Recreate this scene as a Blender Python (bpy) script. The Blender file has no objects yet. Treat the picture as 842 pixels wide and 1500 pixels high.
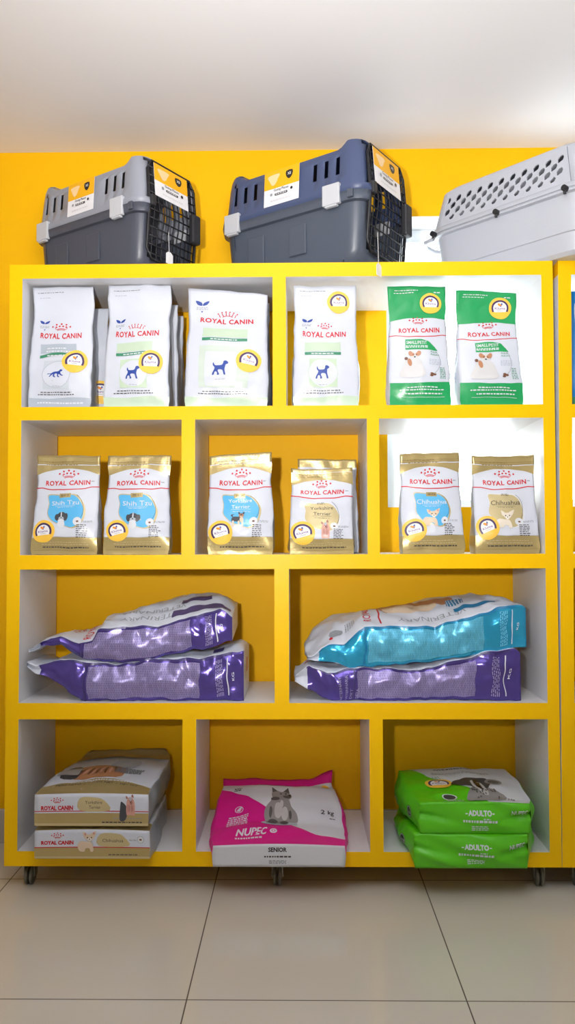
import bpy, bmesh, math, random
from mathutils import Vector, Matrix, noise
from mathutils.geometry import tessellate_polygon, delaunay_2d_cdt

noise.seed_set(5)
# ---------------------------------------------------------------- camera, world, lights
F_PX, CAM, PITCH, YAW, ROLL = 1152.45, Vector((0, -2.2439, 0.9847)), 0.0366, -0.0135, -0.0031
_fw = Vector((math.sin(YAW)*math.cos(PITCH), math.cos(YAW)*math.cos(PITCH), math.sin(PITCH)))
_r = Vector((math.cos(YAW), -math.sin(YAW), 0)); _u = _r.cross(_fw)
_r2 = _r*math.cos(ROLL) + _u*math.sin(ROLL); _u2 = _u*math.cos(ROLL) - _r*math.sin(ROLL)
sc = bpy.context.scene
cd = bpy.data.cameras.new('camera'); cam = bpy.data.objects.new('camera', cd); sc.collection.objects.link(cam)
cam.matrix_world = Matrix(((_r2.x, _u2.x, -_fw.x, CAM.x), (_r2.y, _u2.y, -_fw.y, CAM.y), (_r2.z, _u2.z, -_fw.z, CAM.z), (0, 0, 0, 1)))
cd.sensor_fit = 'HORIZONTAL'; cd.sensor_width = 36; cd.lens = 36*F_PX/842; cd.clip_start = .05
sc.camera = cam
sc.view_settings.view_transform = 'Standard'; sc.view_settings.look = 'None'
sc.view_settings.exposure = 0.25; sc.view_settings.gamma = 1; sc.view_settings.use_curve_mapping = False
sc.cycles.max_bounces = 8; sc.cycles.diffuse_bounces = 5
w = bpy.data.worlds.new('daylight'); sc.world = w; w.use_nodes = True
w.node_tree.nodes['Background'].inputs[0].default_value = (.93, .96, 1, 1)
w.node_tree.nodes['Background'].inputs[1].default_value = 5.0

def light(name, kind, loc, target, energy, color=(1, 1, 1), **kw):
    l = bpy.data.lights.new(name, kind); l.energy = energy; l.color = color
    for k, v in kw.items(): setattr(l, k, v)
    o = bpy.data.objects.new(name, l); sc.collection.objects.link(o)
    o.location = loc; o.rotation_euler = (Vector(target)-Vector(loc)).to_track_quat('-Z', 'Y').to_euler()
    return o
# on-camera flash just left of and above the lens, aimed at the upper rows
light('camera_flash', 'SPOT', (-.24, -2.24, 1.12), (0, 0, 1.74), 130, (1, .97, .94), spot_size=math.radians(82), spot_blend=1.0, shadow_soft_size=.035)
# added overhead fill light in front of the shelves, not a shop fixture
light('overhead_fill', 'AREA', (-.2, -1.9, 2.3), (0, -1.0, 0), 3, (1, .97, .95), shape='RECTANGLE', size=1.3, size_y=.7)
# flash bounced off the ceiling
light('bounce_lamp', 'AREA', (0, -1.75, 1.85), (0, -1.45, 3.0), 29, (1, .98, .97), shape='RECTANGLE', size=.8, size_y=.8)

def at(px, py, y):
    d = _r2*(px-421) + _u2*(750-py) + _fw*F_PX
    return CAM + d*((y-CAM.y)/d.y)

# ---------------------------------------------------------------- helpers
col = sc.collection
def lin(c):
    c = c/255
    return c/12.92 if c <= .04045 else ((c+.055)/1.055)**2.4
MATS = {}
def mat(name, rgb, rough=.5, metal=0, bump=0, bscale=60, coat=0, spec=.5, detail=3, stretch=(1, 1, 1)):
    if name in MATS: return MATS[name]
    m = bpy.data.materials.new(name); m.use_nodes = True; nt = m.node_tree; b = nt.nodes['Principled BSDF']
    b.inputs['Base Color'].default_value = (lin(rgb[0]), lin(rgb[1]), lin(rgb[2]), 1)
    b.inputs['Roughness'].default_value = rough; b.inputs['Metallic'].default_value = metal
    b.inputs['Specular IOR Level'].default_value = spec
    if coat: b.inputs['Coat Weight'].default_value = coat; b.inputs['Coat Roughness'].default_value = .15
    if bump:
        tc = nt.nodes.new('ShaderNodeTexCoord'); mp = nt.nodes.new('ShaderNodeMapping'); mp.inputs['Scale'].default_value = stretch
        n = nt.nodes.new('ShaderNodeTexNoise'); n.inputs['Scale'].default_value = bscale; n.inputs['Detail'].default_value = detail
        bp = nt.nodes.new('ShaderNodeBump'); bp.inputs['Strength'].default_value = 1; bp.inputs['Distance'].default_value = bump
        nt.links.new(tc.outputs['Object'], mp.inputs[0]); nt.links.new(mp.outputs[0], n.inputs['Vector'])
        nt.links.new(n.outputs['Fac'], bp.inputs['Height']); nt.links.new(bp.outputs[0], b.inputs['Normal'])
    MATS[name] = m; return m

def link(name, verts, faces, mats, idx=None, parent=None, smooth=False):
    me = bpy.data.meshes.new(name); me.from_pydata([tuple(v) for v in verts], [], faces)
    for m in (mats if isinstance(mats, (list, tuple)) else [mats]): me.materials.append(m)
    if idx: me.polygons.foreach_set('material_index', idx)
    if smooth: me.polygons.foreach_set('use_smooth', [True]*len(me.polygons))
    me.update()
    o = bpy.data.objects.new(name, me); col.objects.link(o)
    if parent: o.parent = parent
    return o
def empty(name, loc=(0, 0, 0), label=None, cat=None, group=None, rz=0):
    o = bpy.data.objects.new(name, None); o.empty_display_size = .05; col.objects.link(o)
    o.location = loc; o.rotation_euler = (0, 0, rz)
    if label: o['label'] = label
    if cat: o['category'] = cat
    if group: o['group'] = group
    return o
class MB:
    def __init__(s): s.v = []; s.f = []; s.m = []
    def add(s, vs, fs, mi=0):
        n = len(s.v); s.v += [Vector(p) for p in vs]; s.f += [tuple(i+n for i in f) for f in fs]
        s.m += (mi if isinstance(mi, list) else [mi]*len(fs)); return s
    def box(s, a, b, mi=0):
        x0, y0, z0 = a; x1, y1, z1 = b
        # face order: bottom, top, front(-y), back, left, right
        return s.add([(x0,y0,z0),(x1,y0,z0),(x1,y1,z0),(x0,y1,z0),(x0,y0,z1),(x1,y0,z1),(x1,y1,z1),(x0,y1,z1)],
                     [(0,3,2,1),(4,5,6,7),(0,1,5,4),(2,3,7,6),(3,0,4,7),(1,2,6,5)], mi)
    def tube(s, pts, r, n=6, mi=0, close=False):
        pts = [Vector(p) for p in pts]; k = len(pts); base = len(s.v)
        for i, p in enumerate(pts):
            a = pts[(i-1) % k] if (close or i) else p; b = pts[(i+1) % k] if (close or i < k-1) else p
            t = (b-a).normalized(); up = Vector((0, 0, 1)) if abs(t.z) < .9 else Vector((1, 0, 0))
            e = t.cross(up).normalized(); g = t.cross(e)
            for q in range(n):
                an = 2*math.pi*q/n; s.v.append(p + e*math.cos(an)*r + g*math.sin(an)*r)
        for i in range(k if close else k-1):
            for q in range(n):
                a, b = base+i*n+q, base+i*n+(q+1) % n; c, d = base+((i+1) % k)*n+(q+1) % n, base+((i+1) % k)*n+q
                s.f.append((a, b, c, d)); s.m.append(mi)
        if not close:
            s.f.append(tuple(base+q for q in range(n))[::-1]); s.f.append(tuple(base+(k-1)*n+q for q in range(n))); s.m += [mi, mi]
        return s
    def build(s, name, mats, parent=None, smooth=False, bevel=0, seg=2):
        o = link(name, s.v, s.f, mats, s.m, parent, smooth)
        bm = bmesh.new(); bm.from_mesh(o.data); bmesh.ops.recalc_face_normals(bm, faces=bm.faces); bm.to_mesh(o.data); bm.free()
        if bevel:
            md = o.modifiers.new('bevel', 'BEVEL'); md.width = bevel; md.segments = seg; md.limit_method = 'ANGLE'
        return o

# colours
YEL = mat('yellow_laminate', (253, 199, 0), .36, bump=.00015, bscale=25, spec=.2)
YWALL = mat('yellow_wall_paint', (252, 191, 0), .55, bump=.0012, bscale=22, detail=5, spec=.18)
WLAM = mat('white_laminate', (226, 226, 228), .4)
CEIL = mat('ceiling_paint', (232, 232, 236), .9)
WPAINT = mat('white_paint', (225, 225, 225), .8)
WFRAME = mat('window_frame_white', (236, 240, 244), .4)
METAL = mat('caster_steel', (150, 150, 140), .35, .9)
RUBBER = mat('caster_rubber', (104, 102, 90), .4)

# ---------------------------------------------------------------- the room
WY = .366                                             # wall plane behind the shelves
wx0 = at(567, 600, WY).x; wz0 = at(600, 743, WY).z; wz1 = at(615, 317, WY).z; wx1 = 1.75
cz = (at(100, 221, WY).z + at(700, 219, WY).z)/2
XL, XR, YF = -2.0, 2.4, -4.2
def struct(o): o['kind'] = 'structure'; return o
m = MB(); T = .22
m.box((XL, WY, 0), (wx0, WY+T, cz)); m.box((wx1, WY, 0), (XR, WY+T, cz)); m.box((wx0, WY, 0), (wx1, WY+T, wz0)); m.box((wx0, WY, wz1), (wx1, WY+T, cz))
wb = m.build('wall_back', [YWALL, WPAINT])
for p in wb.data.polygons:                            # painted white inside the window recess
    c = p.center
    if c.y > WY+.01 and wx0-.001 <= c.x <= wx1+.001 and wz0-.001 <= c.z <= wz1+.001: p.material_index = 1
struct(wb)
struct(MB().box((XL-.1, YF, 0), (XL, WY, cz)).build('wall_left', WPAINT))
struct(MB().box((XR, YF, 0), (XR+.1, WY, cz)).build('wall_right', WPAINT))
struct(MB().box((XL-.1, YF-.1, 0), (XR+.1, YF, cz)).build('wall_front', WPAINT))
struct(MB().box((XL-.1, YF, cz), (XR+.1, WY+T, cz+.1)).build('ceiling', CEIL))
BASE = mat('baseboard_tile', (186, 176, 164), .25)
struct(MB().box((XL, WY-.012, 0), (wx1+.6, WY, .108)).build('baseboard_back', BASE, bevel=.002))
# tiled floor
def floor_mat():
    m = bpy.data.materials.new('polished_floor_tiles'); m.use_nodes = True; nt = m.node_tree; N = nt.nodes; Lk = nt.links; b = N['Principled BSDF']
    tc = N.new('ShaderNodeTexCoord'); mp = N.new('ShaderNodeMapping'); mp.inputs['Location'].default_value = (.8431, -.0801, 0)
    br = N.new('ShaderNodeTexBrick'); br.offset = 0; br.squash = 1
    for k, v in (('Scale', 1), ('Mortar Size', .0016), ('Mortar Smooth', .1), ('Brick Width', .6), ('Row Height', .6)): br.inputs[k].default_value = v
    br.inputs['Color1'].default_value = br.inputs['Color2'].default_value = (lin(206), lin(201), lin(189), 1)
    br.inputs['Mortar'].default_value = (lin(84), lin(74), lin(64), 1)
    ns = N.new('ShaderNodeTexNoise'); ns.inputs['Scale'].default_value = 3; mx = N.new('ShaderNodeMix'); mx.data_type = 'RGBA'; mx.blend_type = 'MULTIPLY'
    cr = N.new('ShaderNodeValToRGB'); cr.color_ramp.elements[0].color = (.94, .94, .94, 1); cr.color_ramp.elements[1].color = (1, 1, 1, 1)
    Lk.new(tc.outputs['Object'], mp.inputs[0]); Lk.new(mp.outputs[0], br.inputs['Vector']); Lk.new(tc.outputs['Object'], ns.inputs['Vector'])
    Lk.new(ns.outputs['Fac'], cr.inputs[0]); mx.inputs[0].default_value = 1
    Lk.new(br.outputs['Color'], mx.inputs[6]); Lk.new(cr.outputs[0], mx.inputs[7]); Lk.new(mx.outputs[2], b.inputs['Base Color'])
    rr = N.new('ShaderNodeMapRange'); Lk.new(br.outputs['Fac'], rr.inputs[0]); rr.inputs[3].default_value = .09; rr.inputs[4].default_value = .7
    Lk.new(rr.outputs[0], b.inputs['Roughness']); return m
struct(MB().box((XL-.1, YF, -.05), (XR+.1, WY+T, 0)).build('floor', floor_mat()))
# window: white aluminium frame set back in the wall, daylight behind the glass
wy = WY+.115; win = empty('window_1', (wx0, wy, wz0)); struct(win)
ox, oz = wx0, wz0; WW, WH = wx1-wx0, wz1-wz0; fm = MB()
st = at(595, 680, wy).x-wx0
fm.box((0, 0, 0), (st, .05, WH)); fm.box((WW-.06, 0, 0), (WW, .05, WH))
fm.box((st, 0, 0), (WW-.06, .05, .03)); fm.box((st, 0, WH-.045), (WW-.06, .05, WH))
f = fm.build('window_frame', WFRAME, win, bevel=.003)
zr = at(650, 550, wy).z-wz0
MB().box((st, .01, zr-.012), (WW-.06, .04, zr+.012)).build('window_rail', WFRAME, win, bevel=.002)
MB().box((.72, .008, .03), (.76, .045, WH-.045)).build('window_mullion', WFRAME, win, bevel=.002)
gm = bpy.data.materials.new('window_glass'); gm.use_nodes = True; nt = gm.node_tree
for n in list(nt.nodes):
    if n.type == 'BSDF_PRINCIPLED': nt.nodes.remove(n)
tr = nt.nodes.new('ShaderNodeBsdfTransparent'); tr.inputs[0].default_value = (.97, 1, .985, 1); gl = nt.nodes.new('ShaderNodeBsdfGlossy'); gl.inputs['Roughness'].default_value = .02
mxs = nt.nodes.new('ShaderNodeMixShader'); mxs.inputs[0].default_value = .04
nt.links.new(tr.outputs[0], mxs.inputs[1]); nt.links.new(gl.outputs[0], mxs.inputs[2]); nt.links.new(mxs.outputs[0], nt.nodes['Material Output'].inputs[0])
MB().box((st, .02, .03), (WW-.06, .026, WH-.045)).build('window_pane', gm, win)

# ---------------------------------------------------------------- shelf units
XO0, XO1 = -.8332, .7335; XI0, XI1 = -.796, .7003
Z = dict(t=1.787, t1=1.7464, b1=1.3721, t2=1.3337, b2=.9461, t3=.9047, b3=.5262, t4=.4804, b4=.1117, b=.0698)
DEP = .342
def caster(parent, x, y, shear=lambda z: 0):
    c = empty('caster', (x, y, 0)); c.parent = parent
    m = MB(); m.box((-.02, -.02, .062), (.02, .02, .0698)); m.build('mounting_plate', METAL, c, bevel=.001)
    m = MB(); m.box((-.016, -.012, .024), (-.013, .016, .062)); m.box((.013, -.012, .024), (.016, .016, .062)); m.box((-.016, -.012, .055), (.016, .016, .062))
    m.tube([(-.018, 0, .026), (.018, 0, .026)], .004, 8); m.build('fork', METAL, c, bevel=.001)
    for sx in (-1, 1):
        m = MB(); prof = [(.000, .006), (.002, .022), (.004, .026), (.009, .026), (.011, .022), (.011, .006)]
        n = 20; vs = []; fs = []
        for k, (dx, r) in enumerate(prof):
            for q in range(n): an = 2*math.pi*q/n; vs.append((sx*(.0005+dx), math.cos(an)*r, .026+math.sin(an)*r))
        for k in range(len(prof)-1):
            for q in range(n): fs.append((k*n+q, k*n+(q+1) % n, (k+1)*n+(q+1) % n, (k+1)*n+q))
        fs.append(tuple(range(n))); fs.append(tuple((len(prof)-1)*n+q for q in range(n)))
        m.add(vs, fs); m.build('wheel', RUBBER, c, True)
def unit(label, xoff=0, rack=0, n_cast=((0, .05), (1, .05), (2, .05), (0, .3), (1, .3), (2, .3))):
    root = empty('shelf_unit', (xoff, 0, 0), label, 'shelf unit')
    def part(name, a, b, faces=('f',)):
        m = MB(); mi = [0]*6
        for k in faces: mi[dict(b=0, t=1, f=2, k=3, l=4, r=5)[k]] = 1
        m.box(a, b, mi)
        for v in m.v: v.x += rack*v.z
        return m.build(name, [WLAM, YEL], root)
    part('side_panel', (XO0, 0, Z['b']), (XI0, DEP, Z['t1'])); part('side_panel', (XI1, 0, Z['b']), (XO1, DEP, Z['t1']))
    part('top_panel', (XO0, 0, Z['t1']), (XO1, DEP, Z['t']), ('f', 'l', 'r'))
    for a, b in (('t2', 'b1'), ('t3', 'b2'), ('t4', 'b3')): part('shelf_board', (XI0, 0, Z[a]), (XI1, DEP, Z[b]))
    part('bottom_panel', (XI0, 0, Z['b']), (XI1, DEP, Z['b4']), ('f', 'b'))
    for x0, x1, a, b in ((-.0716, -.0332, 'b1', 't1'), (-.3336, -.2949, 'b2', 't2'), (.1976, .2323, 'b2', 't2'), (-.0683, -.027, 'b3', 't3'), (-.3296, -.2909, 'b4', 't4'), (.1988, .2366, 'b4', 't4')):
        part('divider', (x0, 0, Z[a]), (x1, DEP, Z[b]))
    for k, y in n_cast: caster(root, (-.775, -.063, .682)[k], y)
    return root
unit('yellow and white open shelf unit on casters holding most of the food bags')
X2 = max(at(818, 830, 0).x-.0085*.95, XO1+.001-.0085*.06)
unit('yellow shelf unit at the right edge, only its left post and a blue bag showing', X2-XO0, .0085)

# ---------------------------------------------------------------- printed shapes (2D, metres)
_tc = {}
def text2d(s, bold=.0, shear=0.0, spacing=1.0):
    key = (s, bold, shear, spacing)
    if key in _tc: return _tc[key]
    cu = bpy.data.curves.new('t', 'FONT'); cu.body = s; cu.resolution_u = 2; cu.offset = bold; cu.shear = shear; cu.space_character = spacing
    cu.align_x = 'CENTER'
    o = bpy.data.objects.new('t', cu); col.objects.link(o); dg = bpy.context.evaluated_depsgraph_get()
    me = o.evaluated_get(dg).to_mesh(); vs = [(v.co.x, v.co.y) for v in me.vertices]; fs = [tuple(p.vertices) for p in me.polygons]
    o.evaluated_get(dg).to_mesh_clear(); bpy.data.objects.remove(o); bpy.data.curves.remove(cu)
    xs = [v[0] for v in vs]; ys = [v[1] for v in vs]; x0, x1, y0, y1 = min(xs), max(xs), min(ys), max(ys)
    polys = []
    for f in fs:
        P = [((vs[i][0]-x0)/(x1-x0)-.5, (vs[i][1])) for i in f]; polys.append(P)
    _tc[key] = (polys, (x1-x0), (y0, y1)); return _tc[key]
def T2(s, w, h, bold=0, shear=0, arch=0, spacing=1.0):
    """text w wide with cap height h, baseline centre at 0; arch>0 lifts the ends"""
    polys, ww, _ = text2d(s, bold, shear, spacing)
    k = h/.70
    return [[(x*w, y*k + arch*(2*x)**2) for x, y in P] for P in polys]
def tri_of(pts):
    return [[pts[i] for i in t] for t in tessellate_polygon([[Vector((p[0], p[1], 0)) for p in pts]])]
def smooth(pts, n=4):
    out = []; k = len(pts)
    for i in range(k):
        p0, p1, p2, p3 = pts[i-1], pts[i], pts[(i+1) % k], pts[(i+2) % k]
        for j in range(n):
            t = j/n
            out.append(tuple(.5*(2*p1[c]+(p2[c]-p0[c])*t+(2*p0[c]-5*p1[c]+4*p2[c]-p3[c])*t*t+(3*p1[c]-p0[c]-3*p2[c]+p3[c])*t**3) for c in (0, 1)))
    return tri_of(out)
def rect(w, h): return [[(-w/2, -h/2), (w/2, -h/2), (w/2, h/2), (-w/2, h/2)]]
def disc(r, ry=None, n=20):
    ry = ry or r
    return [[(0, 0), (r*math.cos(2*math.pi*i/n), ry*math.sin(2*math.pi*i/n)), (r*math.cos(2*math.pi*(i+1)/n), ry*math.sin(2*math.pi*(i+1)/n))] for i in range(n)]
def ring(r0, r1, a0=0, a1=360, n=28, ky=1):
    o = []
    for i in range(n):
        a, b = math.radians(a0+(a1-a0)*i/n), math.radians(a0+(a1-a0)*(i+1)/n)
        o.append([(r0*math.cos(a), ky*r0*math.sin(a)), (r1*math.cos(a), ky*r1*math.sin(a)), (r1*math.cos(b), ky*r1*math.sin(b)), (r0*math.cos(b), ky*r0*math.sin(b))])
    return o
def shift(P, dx=0, dy=0, s=1, rot=0, sx=1):
    c, n = math.cos(rot), math.sin(rot)
    return [[(dx+s*(x*sx*c-y*n), dy+s*(x*sx*n+y*c)) for x, y in p] for p in P]
def band(xs, y0, y1):
    """strip between two height functions"""
    return [[(a, y0(a)), (b, y0(b)), (b, y1(b)), (a, y1(a))] for a, b in zip(xs, xs[1:])]
def frange(a, b, n): return [a+(b-a)*i/n for i in range(n+1)]
def scribble(w, h, rows, seed, fill=.6, left=False):
    """rows of unreadable small print as dashes"""
    rnd = random.Random(seed); o = []; lh = h/rows
    for r in range(rows):
        y = h/2-(r+.5)*lh; x = -w/2; end = w/2*(1 if not left else rnd.uniform(.3, 1))
        while x < end:
            l = rnd.uniform(.004, .013)*.8; l = min(l, end-x)
            if l > .001: o += shift(rect(l, lh*fill*.7), x+l/2, y)
            x += l+.0022
    return o
def crown(w):
    o = []
    for i in range(5):
        a = math.radians(90+(i-2)*-21); R = .8*w; o += shift(disc(.058*w, n=10), R*math.cos(a)*.62/.55*.88, R*math.sin(a)-.36*w)
    for i in range(4):
        a = math.radians(90+(i-1.5)*-17); R = .7*w; o += shift(disc(.056*w, n=10), R*math.cos(a)*.95, R*math.sin(a)-.42*w)
    o += shift(ring(.50*w, .545*w, 60, 120, 10), 0, -.42*w); o += shift(ring(.43*w, .47*w, 62, 118, 10), 0, -.42*w)
    for sx in (-1, 1):
        o += shift(rect(.035*w, .16*w), sx*.33*w, .12*w, rot=sx*-.5)
    return o
def tiara(w):
    o = []
    for i in range(6):
        a = math.radians(90+(i-2.5)*-13)
        o += shift(rect(.05*w, .22*w), .95*w*math.cos(a), .85*w*math.sin(a)-.72*w, rot=a-math.pi/2+(.25 if i % 2 else -.1))
        o += shift(disc(.05*w, n=8), 1.15*w*math.cos(a), 1.0*w*math.sin(a)-.70*w)
    return o + shift(ring(.70*w, .74*w, 62, 118, 8), 0, -.70*w)
def dog_icon(s, run=False):
    if run:
        P = [(-.55,.02),(-.42,.12),(-.2,.2),(.1,.2),(.28,.3),(.33,.4),(.48,.4),(.56,.3),(.52,.22),(.42,.2),(.38,.06),(.52,-.12),(.66,-.16),(.62,-.24),(.44,-.2),(.28,-.06),(.2,-.2),(.34,-.34),(.24,-.38),(.1,-.26),(.08,-.04),(-.12,-.02),(-.2,-.2),(-.06,-.34),(-.16,-.38),(-.34,-.24),(-.32,-.04),(-.46,-.14),(-.62,-.3),(-.68,-.24),(-.56,-.08),(-.66,.0),(-.8,-.04),(-.84,.02),(-.7,.06)]
    else:
        P = [(-.5,.42),(-.44,.44),(-.36,.24),(-.1,.22),(.12,.26),(.2,.42),(.22,.54),(.34,.6),(.46,.56),(.54,.46),(.5,.36),(.38,.3),(.34,.14),(.32,-.06),(.36,-.3),(.4,-.5),(.28,-.5),(.22,-.24),(.14,-.1),(-.1,-.08),(-.18,-.2),(-.08,-.42),(-.12,-.52),(-.24,-.5),(-.22,-.4),(-.3,-.24),(-.42,-.3),(-.46,-.5),(-.58,-.52),(-.54,-.3),(-.42,-.06),(-.4,.1),(-.5,.24)]
    return [[(x*s, y*s) for x, y in p] for p in smooth(P, 2)]

class Sack:
    """A soft bag lofted between four corner curves; its five faces can carry print that follows every wrinkle."""
    def __init__(s, corners, bulge, nu=24, nd=8, ns=40, seed=0, amp=.004, crink=.0018, freq=9, cfreq=30, warp=None, fade_bottom=.06):
        s.nu, s.nd, s.ns = nu, nd, ns; rows = []
        off = Vector((seed*7.3, seed*3.1, seed*5.7))
        for j in range(ns+1):
            t = j/ns; C = [Vector(c) for c in corners(t)]; ctr = (C[0]+C[1]+C[2]+C[3])/4; row = []
            for k, n in ((0, nu), (1, nd), (2, nu), (3, nd)):
                A, B = C[k], C[(k+1) % 4]; e = (B-A); el = e.length or 1e-6; eh = e/el
                o = (A+B)/2-ctr; o -= eh*o.dot(eh)
                if o.length < 1e-6: o = Vector((0, -1, 0))
                o.normalize()
                for i in range(n):
                    a = i/n; row.append(A+e*a+o*bulge(k, a, t))
            fb = min(1, t/fade_bottom) if fade_bottom else 1
            for i, P in enumerate(row):
                q = P*freq+off; nv = noise.noise_vector(q)
                q2 = P*cfreq+off*1.7; r = noise.ridged_multi_fractal(q2*.35, 1.0, 2.1, 3, 1.0, 2.0)-1.1
                row[i] = P + nv*amp*fb + noise.noise_vector(q2)*crink*fb + Vector((0, -1, 0) if False else (P-ctr).normalized())*(-r*crink*1.2*fb)
            rows.append(row)
        s.rows = rows
        if warp: s.rows = [[warp(P) for P in row] for row in rows]
        M = 2*nu+2*nd; s.M = M
        g = {}
        def colr(st, n): return [[s.rows[j][(st+i) % M] for j in range(ns+1)] for i in range(n+1)]
        g['front'] = colr(0, nu); g['right'] = colr(nu, nd); g['back'] = colr(nu+nd, nu); g['left'] = colr(2*nu+nd, nd)
        # bottom panel: u from front-left to front-right, v from front to back
        fr = [s.rows[0][i] for i in range(nu+1)]; bk = [s.rows[0][(nu+nd+nu-i) % M] for i in range(nu+1)]
        R = [s.rows[0][nu+j] for j in range(nd+1)]; Lf = [s.rows[0][(2*nu+2*nd-j) % M] for j in range(nd+1)]
        bt = []
        for i in range(nu+1):
            cc = []
            for j in range(nd+1):
                u, v = i/nu, j/nd
                p = (fr[i]*(1-v)+bk[i]*v) + (Lf[j]*(1-u)+R[j]*u) - (fr[0]*(1-u)*(1-v)+fr[nu]*u*(1-v)+bk[0]*(1-u)*v+bk[nu]*u*v)
                cc.append(p)
            bt.append(cc)
        g['bottom'] = bt; s.g = g; s.n = {}
        for k, G in g.items():
            ni, nj = len(G)-1, len(G[0])-1; N = []
            for i in range(ni+1):
                c = []
                for j in range(nj+1):
                    du = G[min(i+1, ni)][j]-G[max(i-1, 0)][j]; dv = G[i][min(j+1, nj)]-G[i][max(j-1, 0)]
                    n = du.cross(dv)
                    if k == 'bottom': n = -n
                    c.append(n.normalized() if n.length > 1e-12 else Vector((0, 0, 1)))
                N.append(c)
            s.n[k] = N
    def at(s, face, u, v, off=0):
        G, N = s.g[face], s.n[face]; ni, nj = len(G)-1, len(G[0])-1
        x, y = min(max(u, 0), 1)*ni, min(max(v, 0), 1)*nj; i, j = min(int(x), ni-1), min(int(y), nj-1); a, b = x-i, y-j
        P = G[i][j]*((1-a)*(1-b))+G[i+1][j]*(a*(1-b))+G[i][j+1]*((1-a)*b)+G[i+1][j+1]*(a*b)
        if off: P = P+(N[i][j]*((1-a)*(1-b))+N[i+1][j]*(a*(1-b))+N[i][j+1]*((1-a)*b)+N[i+1][j+1]*(a*b)).normalized()*off
        return P
    def body(s, name, mats, fidx, parent, j0, j1, cap0=False, cap1=False):
        """fidx: dict face->material slot; rows j0..j1"""
        M = s.M; vs = []; fs = []; mi = []
        for j in range(j0, j1+1): vs += s.rows[j]
        for j in range(j1-j0):
            for i in range(M):
                fs.append((j*M+i, j*M+(i+1) % M, (j+1)*M+(i+1) % M, (j+1)*M+i))
                k = 'front' if i < s.nu else 'right' if i < s.nu+s.nd else 'back' if i < 2*s.nu+s.nd else 'left'
                mi.append(fidx.get(k, 0))
        if cap0:
            G = s.g['bottom']; b = len(vs); nj = s.nd+1
            for c in G: vs += c
            for i in range(s.nu):
                for j in range(s.nd): fs.append((b+i*nj+j, b+i*nj+j+1, b+(i+1)*nj+j+1, b+(i+1)*nj+j)); mi.append(fidx.get('bottom', 0))
        if cap1:
            b = (j1-j0)*M; nu, nd = s.nu, s.nd
            for i in range(nu):
                p, q = b+i, b+i+1; r, t = b+(2*nu+nd-i-1), b+(2*nu+nd-i)
                fs.append((p, q, r, t)); mi.append(fidx.get('top', fidx.get('front', 0)))
            for base_, rev in ((nu, 0), (2*nu+nd, 0)): fs.append(tuple(b+(base_+q) % M for q in range(nd+1))); mi.append(0)
        o = link(name, vs, fs, mats, mi, parent, True)
        bm = bmesh.new(); bm.from_mesh(o.data); bmesh.ops.remove_doubles(bm, verts=bm.verts, dist=2e-5); bm.to_mesh(o.data); bm.free()
        return o
def _cut(P, ax, val):
    lo, hi = [], []; n = len(P)
    for i in range(n):
        a, b = P[i], P[(i+1) % n]; da, db = a[ax]-val, b[ax]-val
        if da <= 0: lo.append(a)
        if da >= 0: hi.append(a)
        if da*db < 0:
            t = da/(da-db); c = (a[0]+(b[0]-a[0])*t, a[1]+(b[1]-a[1])*t); c = (val, c[1]) if ax == 0 else (c[0], val); lo.append(c); hi.append(c)
    return (lo if len(lo) > 2 else None), (hi if len(hi) > 2 else None)
class Print:
    """collects flat printed shapes and lays them on one face of a Sack (u0, v0 in 0..1, shapes in metres)"""
    def __init__(s, sack, face, W, L): s.k, s.face, s.W, s.L = sack, face, W, L; s.v = []; s.f = []; s.m = []; s.mats = []; s.layer = 1
    def add(s, polys, u0, v0, m, rot=0, layer=None):
        if m not in s.mats: s.mats.append(m)
        mi = s.mats.index(m); s.layer += .35; off = .00022*(layer if layer else s.layer)*getattr(s.k, 'off', 1.4)
        G = s.k.g[s.face]; ni, nj = len(G)-1, len(G[0])-1; c, n = math.cos(rot), math.sin(rot); seen = {}
        for P in polys:
            Q = [(u0+(x*c-y*n)/s.W, v0+(x*n+y*c)/s.L) for x, y in P]; parts = [Q]
            for ax, N in ((0, ni), (1, nj)):
                out = []
                for R in parts:
                    mn, mx = min(p[ax] for p in R), max(p[ax] for p in R)
                    for k in range(max(0, math.ceil(mn*N-1e-9)), min(N, math.floor(mx*N+1e-9))+1):
                        lo, R2 = _cut(R, ax, k/N)
                        if lo and k > 0: out.append(lo)
                        R = R2
                        if not R: break
                    if R and (min(p[ax] for p in R)+1e-9 < 1) and max(p[ax] for p in R) > 0: out.append(R)
                parts = out
            for R in parts:
                if min(p[0] for p in R) < -1e-6 or max(p[0] for p in R) > 1+1e-6 or min(p[1] for p in R) < -1e-6 or max(p[1] for p in R) > 1+1e-6: continue
                ids = []
                for p in R:
                    key = (round(p[0], 6), round(p[1], 6))
                    if key not in seen: seen[key] = len(s.v); s.v.append(s.k.at(s.face, p[0], p[1], off))
                    if seen[key] not in ids: ids.append(seen[key])
                if len(ids) > 2: s.f.append(tuple(ids)); s.m.append(mi)
        return s
    def build(s, name, parent):
        if not s.f: return None
        o = link(name, s.v, s.f, s.mats, s.m, parent, True); return o

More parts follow.
